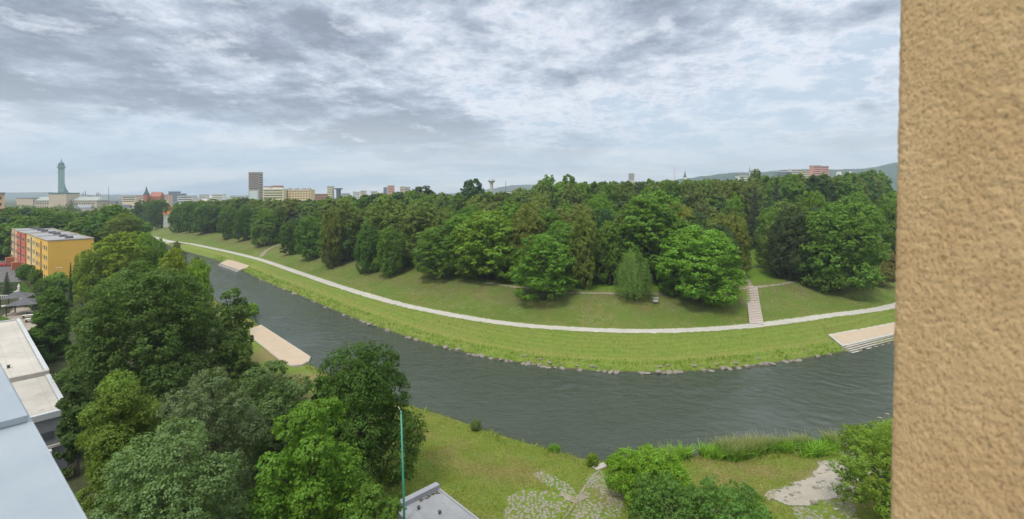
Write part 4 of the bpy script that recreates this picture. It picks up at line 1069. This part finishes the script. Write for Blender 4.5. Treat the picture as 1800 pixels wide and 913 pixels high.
for i, (px, py) in enumerate(((50, 560), (56, 553), (55, 567))):
    g = ground(px, py); o = thing('garden_table', ('garden table right in front of nearer gazebo', 'garden table farthest from the flat roof', 'garden table closest to the flat roof corner')[i], 'table', g, .5, 'garden tables by the gazebo')
    MB().box(-1.0, 1.0, -.45, .45, .70, .77).obj('table_top', WHT, o)
    for x in (-.8, .8): MB().box(x-.06, x+.06, -.35, .35, -.1, .698).obj('leg', DARKW, o)
    for y in (-.85, .85):
        MB().box(-1.0, 1.0, y-.17, y+.17, .40, .46).obj('bench_seat', DARKW, o)
g = ground(33, 519)
o = thing('garden_statue', 'white statue standing on a stepped pedestal in front of the hedge', 'statue', g, .3)
WM = plain('white_stone', (.60, .59, .55), .7, .1)
MB().box(-1.3, 1.3, -.9, .9, -.3, .35).obj('step', WM, o); MB().box(-.8, .8, -.6, .6, .35, 1.1).obj('pedestal', WM, o)
MB().lathe([(.32, 1.1), (.34, 1.4), (.24, 1.9), (.30, 2.3), (.27, 2.55), (.10, 2.68), (.15, 2.85), (.13, 3.0), (0, 3.07)], 14).obj('figure', WM, o)
m = MB()
for i in range(14): m.tube([(i*.5, 0, 0), (i*.5, 0, .8)], .07, 6)
m.box(-.1, 6.6, -.08, .08, .8, .92)
g = ground(-8, 526); o = thing('balustrade', 'low white balustrade left of the garden statue', 'balustrade', g, .05); m.obj('rail', WM, o)
# cars
def car(g, rz, col, label):
    o = thing('parked_car', label, 'car', g, rz)
    paint = NT('car_paint'); PM = paint.done(paint.bsdf(col, .25, None, .5, .2, **{'Coat Weight': .6}))
    prof = [(-2.1, .35), (-2.12, .72), (-1.95, .92), (-1.45, .98), (-.95, 1.42), (.55, 1.45), (1.15, 1.0), (1.95, .86), (2.12, .66), (2.12, .35)]
    m = MB(); n = len(prof)
    def wd(z): return .86 if z < 1.1 else .68
    Lft = [(x, wd(z), z) for x, z in prof]; Rgt = [(x, -wd(z), z) for x, z in prof]
    m.face(Lft); m.face(Rgt[::-1])
    for i in range(n): j = (i+1) % n; m.face([Lft[i], Rgt[i], Rgt[j], Lft[j]])
    m.obj('body', PM, o)
    for y in (-1, 1):
        m = MB(); m.face([(-1.30, y*.815, 1.02), (-.90, y*.70, 1.37), (.5, y*.70, 1.38), (1.0, y*.815, 1.02)]); m.obj('side_window', GLASS, o)
    m = MB(); m.face([(1.10, -.66, 1.06), (1.10, .66, 1.06), (.64, .60, 1.42), (.64, -.60, 1.42)]); m.obj('windscreen', GLASS, o)
    for x in (-1.3, 1.3):
        for y in (-.80, .80):
            w_ = MB(); w_.tube([(x, y-.1, .32), (x, y+.1, .32)], .32, 14); w_.obj('wheel', plain('tyre', (.02, .02, .02), .8), o)
    for y in (-.6, .6): MB().box(2.09, 2.13, y-.18, y+.18, .62, .76).obj('headlight', FRAME, o)
    return o
car(ground(7, 469), .2, (.35, .03, .03), 'red parked car at left edge below the red building section')
car(ground(36, 478), 2.6, (.03, .035, .045), 'dark parked car between the car park and brick porch')
m = MB(); g = ground(104, 515); o = thing('street_lamp', 'white double headed lamp in front of the yellow gable', 'lamp', g)
MB().tube([(0, 0, 0), (0, 0, 7.2)], [.07, .045], 8).obj('pole', GRY, o)
for s in (-1, 1): MB().box(min(0, s*.9), max(0, s*.9), -.09, .09, 7.1, 7.18).obj('lamp_head', WHT, o)

# ------------------------------------------------------------------ the town beyond
def pxbox(name, label, cat, x0, x1, yt, Y, wm, rm=None, floors=0, depth=None, group=None, base=5.0, inset_=.04, glass=GLASS, vert=0, rz=0):
    X0, X1 = (x0-CX)*Y/F, (x1-CX)*Y/F; zt = CAMZ-(yt-HY)*Y/F; D = depth or max(10, (X1-X0)*.5)
    o = thing(name, label, cat, ((X0+X1)/2, Y, base), rz, group); w = (X1-X0)/2; H = zt-base
    MB().box(-w, w, 0, D, -2, H).obj('wall', wm, o)
    MB().box(-w-.25, w+.25, -.25, D+.25, H+.01, H+.8).obj('roof', rm or FELT, o)
    if floors:
        fh = min(3.2, H/floors)
        for i in range(floors):
            zc = H-1.2-fh*i
            if zc < 1: break
            m = MB(); n_ = max(2, int(w*2/3.4)); st_ = 2*w/n_
            if n_ < 9: m.box(-w*.92, w*.92, -.12, -.02, zc-1.5, zc)
            else:
                for q in range(n_): m.box(-w+st_*(q+.22), -w+st_*(q+.78), -.12, -.02, zc-1.5, zc)
            m.obj('window_row', glass, o)
        D_ = D; side = -w-.02 if x0 > CX else w+.02
    return o
CREAM, PINK, CONCW, REDROOF, LGREY = wallmat('cream_wall', (.55, .47, .32)), wallmat('pink_wall', (.56, .27, .22)), wallmat('concrete_wall', (.36, .345, .33)), plain('red_tile_roof', (.30, .12, .085), .8, .15), wallmat('light_grey_wall', (.50, .50, .49))
WHITEW, ORANGEW, YEL2, BLUEG = wallmat('white_wall', (.62, .61, .58)), wallmat('orange_wall', (.58, .27, .14)), wallmat('pale_yellow_wall', (.58, .52, .34)), plain('blue_glass', (.12, .17, .22), .25, .1, .3, .5)
STONEW = wallmat('sandstone_wall', (.42, .36, .27)); COPP = plain('green_copper', (.16, .30, .28), .5, .15, .2); COPD = plain('dark_copper', (.07, .14, .14), .5, .15, .2)
# high-rise
Y = 600; s_ = Y/F
o = pxbox('high_rise', 'brownish grey high-rise with glass panel low on its front', 'high-rise', 437, 455, 304, Y, wallmat('brown_grey_wall', (.36, .305, .295)), None, 18, 10, rz=0, glass=plain('brown_window_band', (.25, .215, .215), .4))
MB().box(-5.2, 5.2, -.5, -.2, 8, 32).obj('glass_panel', plain('panel_glass', (.42, .47, .52), .2, .06, .1, .5), o)
m = MB(); 
for i in range(7): m.box(-6.4, 6.4, -1.2, -.15, 36+3*i, 36.7+3*i)
m.obj('balcony_band', wallmat('balcony_rose', (.33, .27, .255)), o)
for i in range(16): MB().box(6.49, 6.58, 1.5, 8.5, 5+3.1*i, 6.3+3.1*i).obj('window_row', GLASS, o)
# city hall
Y = 700; s_ = Y/F
X = lambda px: (px-CX)*Y/F
Zp = lambda py: CAMZ-(py-HY)*Y/F
hall = thing('city_hall', 'long sandstone city hall with tall green glazed clock tower', 'city hall', (X(100), Y, 5))
lx = lambda px: X(px)-X(100)
lz = lambda py: Zp(py)-5
MB().box(lx(27), lx(166), 4, 26, -2, lz(353)).obj('wall', STONEW, hall)
m = MB(); a_, b_ = lx(50), lx(168); m.face([(a_, 3, lz(352.9)), (b_, 3, lz(352.9)), (b_-4, 15, lz(346.5)), (a_+4, 15, lz(346.5))]); m.face([(b_, 27, lz(352.9)), (a_, 27, lz(352.9)), (a_+4, 15, lz(346.5)), (b_-4, 15, lz(346.5))])
m.face([(b_, 3, lz(352.9)), (b_, 27, lz(352.9)), (b_-4, 15, lz(346.5))]); m.face([(a_, 27, lz(352.9)), (a_, 3, lz(352.9)), (a_+4, 15, lz(346.5))]); m.obj('hipped_roof', plain('grey_green_roof', (.24, .27, .25), .7, .1), hall)
MB().box(lx(26), lx(55), 2.5, 27, -2, lz(349)).obj('end_pavilion', STONEW, hall); MB().box(lx(25.5), lx(55.5), 2, 27.5, lz(349)+.01, lz(348)).obj('pavilion_roof', FELT, hall)
for i in range(2):
    m = MB()
    for q in range(26): m.box(lx(58)+q*3.4, lx(58)+q*3.4+1.6, 3.85, 3.98, lz(357+6.5*i)-2.2, lz(357+6.5*i)+.4)
    m.obj('window_row', GLASS, hall)
MB().box(lx(89.5), lx(120), -3, 18, -2, lz(341)).obj('tower_base', STONEW, hall)
MB().box(lx(88.8), lx(120.6), -3.6, 18.6, lz(341)+.01, lz(339)).obj('base_cornice', COPD, hall)
cx_, cy_, W_ = lx(101), 6.0, 3.6                      # the tower is turned to the square in front
def tp(name, mb, mat): o = mb.obj(name, mat, hall, (cx_, cy_, 0)); o.rotation_euler = (0, 0, .76); return o
m = MB().box(-W_, W_, -W_, W_, lz(339), lz(295)); tp('tower_shaft', m, COPP)
for i in range(4):
    x_ = -W_+.55+1.72*i; m = MB().box(x_, x_+.85, -W_-.3, -W_-.02, lz(337), lz(297)); tp('glazing_strip', m, plain('tower_glass', (.32, .46, .46), .25, .08, .2))
m = MB(); m.box(-5.0, 5.0, -5.0, 5.0, lz(294.9), lz(293.2)); m.box(-3.7, 3.7, -3.7, 3.7, lz(293.15), lz(289.8)); m.box(-4.3, 4.3, -4.3, 4.3, lz(289.75), lz(289)); tp('gallery', m, COPP)
m = MB().lathe([(3.2, lz(288.9)), (3.0, lz(286.4)), (2.0, lz(284.9)), (.8, lz(284.2)), (.7, lz(282.4)), (.3, lz(281)), (.14, lz(276.5))], 14); tp('cupola', m, COPD)
m = MB(); m.face([(W_+.02, -2.5, lz(339)), (W_+4.6, -2.5, lz(339)), (W_+1.2, -2.5, lz(330)), (W_+.02, -2.5, lz(322))]); m.face([(W_+.02, 2.5, lz(322)), (W_+1.2, 2.5, lz(330)), (W_+4.6, 2.5, lz(339)), (W_+.02, 2.5, lz(339))])
m.face([(W_+4.6, -2.5, lz(339)), (W_+4.6, 2.5, lz(339)), (W_+1.2, 2.5, lz(330)), (W_+1.2, -2.5, lz(330))]); m.face([(W_+1.2, -2.5, lz(330)), (W_+1.2, 2.5, lz(330)), (W_+.02, 2.5, lz(322)), (W_+.02, -2.5, lz(322))]); tp('buttress', m, COPP)
# spires
def spire(px, yt, yb, yeave, wpx, Y, wm, rm, label, name='church'):
    s_ = Y/F; w = wpx*s_/2; Zt, Ze = CAMZ-(yt-HY)*s_, CAMZ-(yeave-HY)*s_
    o = thing(name, label, 'church', ((px-CX)*s_, Y, 5)); MB().box(-w, w, -w, w, -2, Ze-5).obj('tower', wm, o)
    m = MB(); e = [(-w*1.1, -w*1.1, Ze-4.98), (w*1.1, -w*1.1, Ze-4.98), (w*1.1, w*1.1, Ze-4.98), (-w*1.1, w*1.1, Ze-4.98)]
    mid = [(x*.38, y*.38, Ze-5+(Zt-Ze)*.42) for x, y, z in e]
    for i in range(4): j = (i+1) % 4; m.face([e[i], e[j], mid[j], mid[i]]); m.face([mid[i], mid[j], (0, 0, Zt-5)])
    m.obj('spire', rm, o); return o
BRK = wallmat('church_brick', (.30, .10, .075)); DSL = plain('dark_slate', (.05, .06, .07), .7, .1)
o = spire(257.5, 327, 352, 343, 6.5, 640, BRK, DSL, 'red brick church with dark pointed spire right of city hall')
MB().box(2.6, 17, 2, 10, -2, 25).obj('nave', BRK, o); m = MB(); m.face([(2.6, 1.5, 24.9), (17.2, 1.5, 24.9), (17.2, 6, 31), (2.6, 6, 31)]); m.face([(17.2, 10.5, 24.9), (2.6, 10.5, 24.9), (2.6, 6, 31), (17.2, 6, 31)]); m.face([(17.2, 1.5, 24.9), (17.2, 10.5, 24.9), (17.2, 6, 31)]); m.obj('nave_roof', REDROOF, o)
spire(116, 333, 350, 343, 4.5, 900, COPD, COPD, 'small dark turret close right of the city hall tower')
spire(1204, 299, 318, 312, 4.5, 1100, WHITEW, DSL, 'distant white church with dark spire before the hills')
spire(1318, 291, 312, 303, 2.2, 1900, CONCW, DSL, 'tiny chapel tower on the crest of wooded hill')
# water tower
Y = 520; s_ = Y/F; o = thing('water_tower', 'slender concrete mushroom water tower above the tree tops', 'water tower', ((864-CX)*s_, Y, 5)); z_ = lambda py: CAMZ-(py-HY)*s_-5
MB().lathe([(2.2, -2), (1.9, z_(340)), (1.8, z_(322.5))], 20).obj('shaft', CONCW, o)
MB().lathe([(1.85, z_(322.4)), (4.3, z_(318.6)), (4.3, z_(317.4)), (3.4, z_(317.2)), (0, z_(317))], 24).obj('bowl', CONCW, o)
for a_ in range(5): MB().tube([(2.7*math.cos(a_*1.256), 2.7*math.sin(a_*1.256), z_(317.2)), (2.7*math.cos(a_*1.256), 2.7*math.sin(a_*1.256), z_(314.8))], .22, 5).obj('aerial', DSL, o)
# masts and chimneys
def mast(px, yt, Y, r_, label, mat=DSL, name='mast', cat='mast'):
    o = thing(name, label, cat, ((px-CX)*Y/F, Y, 5)); zt = CAMZ-(yt-HY)*Y/F-5
    MB().tube([(0, 0, -2), (0, 0, zt)], [r_*1.3, r_*.7], 8).obj('shaft', mat, o)
    MB().tube([(0, 0, zt-.4), (0, 0, zt+2)], r_*.4, 6).obj('tip', mat, o)
mast(889, 320, 620, .35, 'thin lattice mast just right of the water tower')
mast(1186, 293, 1000, .6, 'thin pale red mast left of distant white church', plain('mast_red', (.38, .22, .20), .7))
mast(191, 330, 1000, .5, 'thin mast between city hall and red brick church')
for i, (px, yt) in enumerate(((146, 339), (150, 336.5), (170, 340), (173, 339), (176, 341.5))):
    mast(px, yt, 1200, 1.3, ('shorter chimney of two by the white factory', 'taller chimney of two by the white factory', 'left chimney of three dark ones', 'middle tallest chimney of three dark ones', 'right shortest chimney of three dark ones')[i], plain('chimney_stack', (.16, .14, .15), .8), 'chimney', 'chimney')
pxbox('factory', 'low white factory hall right of the city hall tower', 'factory', 133, 153, 345, 1000, WHITEW, FELT, 1, 15)
pxbox('apartment_row', 'white apartment row with red roof boxes right of high-rise', 'building', 462, 498, 333, 640, YEL2, WHITEW, 4, 14)
for i, (a_, b_, l_) in enumerate(((463, 474, 'left red roof box on the white apartment row'), (479, 493, 'right larger red roof box on the white apartment row'))):
    o = bpy.data.objects['apartment_row']; s_ = 640/F; x_ = lambda px: (px-480)*s_
    zt = CAMZ-(333-HY)*s_-5; m = MB().box(x_(a_), x_(b_), 1, 8, zt+.82, zt+2.7).obj('attic', WHITEW, o); MB().box(x_(a_)-.3, x_(b_)+.3, .7, 8.3, zt+2.71, zt+4.1 + i*.9).obj('red_roof', REDROOF, o)
o = pxbox('apartment_row', 'orange and yellow apartment row right of the white row', 'building', 498.5, 546, 334.5, 650, wallmat('apricot_wall', (.58, .43, .25)), CONCW, 5, 14)
for px in (507, 519, 532, 541): s_ = 650/F; zt = CAMZ-(334.5-HY)*s_-5; MB().box((px-524.5)*s_, (px-520)*s_, 2, 7, zt+.82, zt+2.9).obj('roof_box', CONCW, o)
TOWN = [
 (575, 584, 328.5, 900, YEL2, None, 8, 'pale yellow tower block between apartment rows and orange block', 'tower_block'),
 (591, 596, 333, 900, DSL, None, 0, 'dark pit head tower right of the pale yellow block', 'pithead_tower'),
 (674, 678.5, 330, 1000, BLUEG, None, 8, 'narrow dark blue tower block left of orange block', 'tower_block'),
 (681, 691.5, 327, 980, ORANGEW, None, 9, 'orange tower block on the horizon left of centre', 'tower_block'),
 (703, 711, 329, 980, CREAM, None, 9, 'cream tower block, left of the paired ones', 'tower_block'),
 (711.5, 719.5, 329.5, 990, LGREY, None, 9, 'grey tower block, right of the paired ones', 'tower_block'),
 (905, 913, 333, 560, ORANGEW, REDROOF, 3, 'salmon house front right of the thin lattice mast', 'town_house'),
 (881, 899, 337.5, 540, WHITEW, None, 2, 'low white building right of the water tower', 'town_house'),
 (1106, 1115, 305.5, 1500, wallmat('tan_wall', (.36, .31, .26)), None, 6, 'beige tower top peeping over trees right of centre', 'tower_block'),
 (1299, 1314, 309, 620, WHITEW, None, 3, 'white house front among the tree tops before the hill', 'town_house'),
 (1366, 1392, 302.5, 760, BLUEG, LGREY, 5, 'long blue grey block left of the pink block', 'office_block'),
 (1391, 1408, 298, 770, LGREY, WHITEW, 4, 'white topped raised block between blue grey and pink blocks', 'office_block'),
 (1408.5, 1424, 301, 765, CREAM, None, 5, 'cream low wing attached left of the pink block', 'office_block'),
 (1430, 1443, 292, 720, PINK, None, 6, 'pink apartment block before the hill, left taller half', 'apartment_block'),
 (1443.5, 1457, 293, 728, PINK, None, 6, 'pink apartment block before the hill, right half', 'apartment_block'),
 (1474, 1479, 302, 1500, WHITEW, None, 0, 'tiny white house on the hillside, left one', 'town_house'),
 (1494, 1498, 301.5, 1500, WHITEW, None, 0, 'tiny white house on the hillside, right one', 'town_house'),
 (548, 572, 342, 700, wallmat('brick_pink_wall', (.36, .17, .14)), REDROOF, 2, 'low reddish house row right of the apricot apartments', 'town_house'),
 (600, 612, 341, 900, CONCW, None, 2, 'low grey works building right of pit head tower', 'works_building'),
 (620, 632, 338, 1000, WHITEW, None, 4, 'low white block right of the grey works', 'town_house'),
 (634, 642, 336, 1050, CREAM, None, 4, 'small cream block beside the low white block', 'tower_block'),
 (652, 661, 337, 1050, CREAM, None, 4, 'small cream block left of the narrow dark blue tower', 'tower_block'),
 (215, 238, 345.5, 800, CREAM, None, 3, 'wide cream block left of the red brick church', 'town_house'),
 (238, 253, 344, 820, CREAM, REDROOF, 2, 'cream house directly left of the red brick church', 'town_house'),
 (278, 296, 343, 800, wallmat('rose_wall', (.52, .36, .28)), REDROOF, 3, 'rose house row right of the red brick church', 'town_house'),
 (296, 312, 337.5, 1000, BLUEG, BLUEG, 6, 'blue grey domed block on horizon between church and high-rise', 'office_block'),
 (313, 322, 341, 1000, BLUEG, None, 4, 'smaller blue grey block beside the domed block', 'office_block'),
 (312, 338, 345, 700, LGREY, None, 3, 'long pale grey roof left of the horizon trees', 'office_block'),
 (350, 362, 343, 900, LGREY, None, 3, 'pale grey block left of the white framed block', 'office_block'),
 (372, 392, 342, 860, WHITEW, LGREY, 3, 'white framed block left of the high-rise', 'office_block'),
 (404, 430, 345, 800, LGREY, None, 2, 'low pale roof directly left of the high-rise', 'office_block'),
]
for x0, x1, yt, Y, wm, rm, fl_, label, nm in TOWN: pxbox(nm, label, 'building' if 'house' not in nm else 'house', x0, x1, yt, Y, wm, rm, fl_)
o = bpy.data.objects['pithead_tower']; MB().box(-5.5, 5.5, -1, 12, 37.5, 40).obj('winding_deck', DSL, o)
# scattered small houses filling the town floor on the left
r = np.random.default_rng(77)
for i in range(34):
    px = r.uniform(120, 420); Y = r.uniform(620, 1250); w = r.uniform(9, 22); h = r.uniform(8, 15)*(1+.3*(Y > 900)); X_ = (px-CX)*Y/F
    o = thing('town_house', 'small house roof in the crowd of roofs between city hall and high-rise', 'house', (X_, Y, 5.5), r.uniform(-.6, .6), 'small town roofs left of the high-rise')
    wm = (CREAM, WHITEW, LGREY, STONEW, CONCW)[int(r.integers(5))]; MB().box(-w/2, w/2, -5, 5, -1, h).obj('wall', wm, o)
    m = MB(); a_, b_ = -w/2-.4, w/2+.4; m.face([(a_, -5.4, h-.1), (b_, -5.4, h-.1), (b_, 0, h+4)  , (a_, 0, h+4)]); m.face([(b_, 5.4, h-.1), (a_, 5.4, h-.1), (a_, 0, h+4), (b_, 0, h+4)]); m.face([(b_, -5.4, h-.1), (b_, 5.4, h-.1), (b_, 0, h+4)]); m.face([(a_, 5.4, h-.1), (a_, -5.4, h-.1), (a_, 0, h+4)])
    m.obj('roof', (REDROOF, FELT, DSL, CONCW, REDROOF)[int(r.integers(5))], o)
# orange roofed house in the gap of the embankment trees
Y = 400; o = thing('orange_roofed_house', 'white house with orange tiled roof showing through gap between trees', 'house', ((299-CX)*Y/F, Y, 7), .75)
ORR = plain('orange_tiles', (.48, .17, .06), .8, .15)
MB().box(-5, 5, -4.5, 4.5, -2, 9).obj('wall', WHITEW, o)
m = MB()
m.face([(-5.4, -5, 8.9), (5.4, -5, 8.9), (5.4, 0, 15.5), (-5.4, 0, 15.5)]); m.face([(5.4, 5, 8.9), (-5.4, 5, 8.9), (-5.4, 0, 15.5), (5.4, 0, 15.5)]); m.face([(5.4, -5, 8.9), (5.4, 5, 8.9), (5.4, 0, 15.5)]); m.face([(-5.4, 5, 8.9), (-5.4, -5, 8.9), (-5.4, 0, 15.5)])
m.obj('roof', ORR, o); MB().box(-1, 1, -4.62, -4.503, 5, 7).obj('window', GLASS, o)

# ------------------------------------------------------------------ far wood and hills
r = np.random.default_rng(5)
def woodmass(name, pts, leafsz, col):
    cr = Crown()
    for x, y, z, w, h in pts:
        n_ = 330; d = unit(r.normal(size=(n_, 3))); d[:, 2] = np.abs(d[:, 2]); sc = r.uniform(.85, 1.08, (n_, 1)); p = d*np.array([w/2, w/2, h*.62])*sc
        p += (np.array([np.sin(d[:, 0]*7+x), np.cos(d[:, 1]*7+y), np.sin(d[:, 2]*9+x)]).T)*w*.06
        p += np.array([x, y, z+h*.36]); cr.add(p, unit(d + r.normal(0, .4, (n_, 3))), leafsz, np.clip(r.normal(.5, .12)+r.normal(0, .12, n_), 0, 1), np.zeros(n_))
    o = link(name, cr.mesh(name, r), None); o.color = (*col, 1); tag(o, kind='stuff'); return o
pts = []
for i in range(520):
    Y = r.uniform(410, 1000); px = r.uniform(-30, 1640)
    h = r.uniform(13, 19)
    if px < 470 and Y > 520: continue
    if px < 900 and Y > 700: h = 12
    if 425 < px < 560 and 560 < Y < 700: h = 10
    x = (px-CX)*Y/F
    if px > 950: h = min(26, CAMZ + 22*Y/F - 5)*r.uniform(.8, 1)
    pts.append((x, Y, 5, r.uniform(14, 22), h))
woodmass('far_wood', pts, 1.7, (.042, .080, .022))
k = NT('wooded_hill'); p = k.pos()
c = k.mix(k.map(k.noise(.012, 5, .65, p), .35, .65), (.014, .034, .022), (.030, .058, .032)); c = k.mix(k.map(k.noise(.004, 3, .5, p), .62, .70), c, (.06, .085, .05))
HILLM = k.done(k.bsdf(c, .95, None, .05))
def ridge(name, pts, Y, depth, seed, bumpy=6):
    """a long rounded ridge whose crest follows the photograph's skyline"""
    rr = np.random.default_rng(seed); xs = np.arange(pts[0][0], pts[-1][0], 2.0); top = np.interp(xs, [p_[0] for p_ in pts], [p_[1] for p_ in pts])
    crest = CAMZ-(top-HY)*Y/F; X = (xs-CX)*Y/F; n_ = 26; t_ = np.linspace(-1, 1, n_); V = []
    for j, tt in enumerate(t_):
        prof = max(0, 1-abs(tt)**1.7); nn = vnoise(np.stack([X, np.full(len(X), j*60.)], 1), 45, seed)*bumpy
        V.append(np.stack([X, np.full(len(X), Y+tt*depth), 2+(crest-2)*prof*(1-.0*tt)+nn*prof - bumpy*.7*prof], 1))
    V = np.concatenate(V); m_ = len(xs); i = (np.arange(n_-1)[:, None]*m_+np.arange(m_-1)[None]).ravel()
    tag(link(name, raw_mesh(name, V, np.stack([i, i+1, i+1+m_, i+m_], 1), HILLM, True)), kind='structure')
ridge('hills', [(1100, 332), (1180, 317), (1240, 309), (1290, 304), (1330, 302), (1370, 300), (1400, 298), (1450, 297), (1490, 298), (1530, 295), (1560, 291), (1580, 285), (1640, 279), (1900, 280)], 2300, 600, 3, 8)
ridge('hills', [(780, 342), (860, 333), (900, 326), (950, 324), (1010, 325), (1080, 321), (1180, 319), (1300, 318)], 3700, 600, 8, 9)
ridge('hills', [(-400, 336), (-100, 335), (20, 339), (80, 338), (140, 342), (240, 343), (320, 346)], 4000, 500, 12, 9)
# ------------------------------------------------------------------ own building: stucco reveal at the right, metal ledge at the left
k = NT('ochre_stucco'); p = k.obj()
n1, n2, n3 = k.noise(175, 2, .5, p), k.noise(380, 2, .5, p), k.noise(5, 5, .6, p)
c = k.mix(k.map(n3, .3, .7), (.485, .325, .165), (.56, .40, .215)); c = k.mix(k.map(n1, .32, .45, .8, 0), c, (.26, .155, .075)); c = k.mix(k.map(n2, .6, .75, 0, .4), c, (.60, .43, .27))
STUC = k.done(k.bsdf(c, .95, k.bump(k.math('ADD', n1, k.math('MULTIPLY', n2, .3)), .45, .004), .1))
yE = 1.02; xE = (1582-CX)*(yE-.03)/F
def stucco_wall():
    nz = 320; prof = []
    rad = .035
    for y in np.arange(.30, yE-rad, .0035): prof.append((0, y, -1, 0))
    for a_ in np.linspace(0, math.pi/2, 16): prof.append((rad-rad*math.cos(a_), yE-rad+rad*math.sin(a_), -math.cos(a_), math.sin(a_)))
    for x in np.arange(rad, .5, .02): prof.append((x, yE, 0, 1))
    prof = np.array(prof); zs = np.linspace(-1.15, .95, 520)
    n_ = len(prof); PX = np.tile(prof[:, 0], (len(zs), 1)); PY = np.tile(prof[:, 1], (len(zs), 1)); ZZ = np.repeat(zs[:, None], n_, 1)
    arc = np.r_[0, np.cumsum(np.hypot(np.diff(prof[:, 0]), np.diff(prof[:, 1])))]; AA = np.tile(arc, (len(zs), 1))
    q_ = np.stack([AA.ravel(), ZZ.ravel()], 1)
    d = (vnoise(q_, .008, 2)-.5)*.0016 + (vnoise(q_, .0042, 5)-.5)*.0020 + (vnoise(q_, .06, 7)-.5)*.0014
    d = d.reshape(PX.shape); tilt = (ZZ)*.019
    V = np.stack([PX + prof[None, :, 2]*d + tilt, PY + prof[None, :, 3]*d, ZZ], 2).reshape(-1, 3)
    i = (np.arange(len(zs)-1)[:, None]*n_+np.arange(n_-1)[None]).ravel()
    me = raw_mesh('stucco_wall', V, np.stack([i, i+1, i+1+n_, i+n_], 1)[:, ::-1], STUC, True)
    return me
o = link('stucco_wall', stucco_wall()); o.location = (xE, 0, CAMZ); tag(o, 'rough ochre stucco wall edge filling the right side', 'wall')
MB().box(.004, .498, .30, yE-.04, -1.15, .95).obj('core', STUC, o, (.014, 0, 0))
# ledge
p0 = at_depth(142, 913, 1.30); p1 = at_depth(0, 655, 2.42); dd = Vector((p1.x-p0.x, p1.y-p0.y)).normalized(); nn = Vector((-dd.y, dd.x))
k = NT('zinc_sheet'); p = k.obj()
c = k.mix(k.map(k.noise(2.2, 4, .6, p), .3, .7), (.25, .295, .335), (.315, .36, .40)); c = k.mix(k.map(k.noise(9, 4, .7, p), .58, .66, 0, .35), c, (.30, .34, .40))
ZINC = k.done(k.bsdf(c, k.map(k.noise(5, 3, .6, p), .3, .7, .32, .5), k.bump(k.noise(3, 2, .5, p), .15, .02), .5, .35))
ang = math.atan2(dd.y, dd.x)
o = thing('metal_ledge', 'pale blue grey sheet metal parapet ledge at lower left corner', 'ledge', (p0.x, p0.y, p0.z), ang)
MB().box(-1.4, .92, -.0, .75, -.03, 0).obj('sheet', ZINC, o)
MB().box(.90, 2.6, .002, .75, .003, .028).obj('sheet', ZINC, o)
MB().box(-1.4, 2.6, -.012, .0, -.09, -.002).obj('folded_edge', ZINC, o)
MB().box(-1.4, 2.6, .03, .7, -1.5, -.04).obj('parapet_wall', STUC, o)
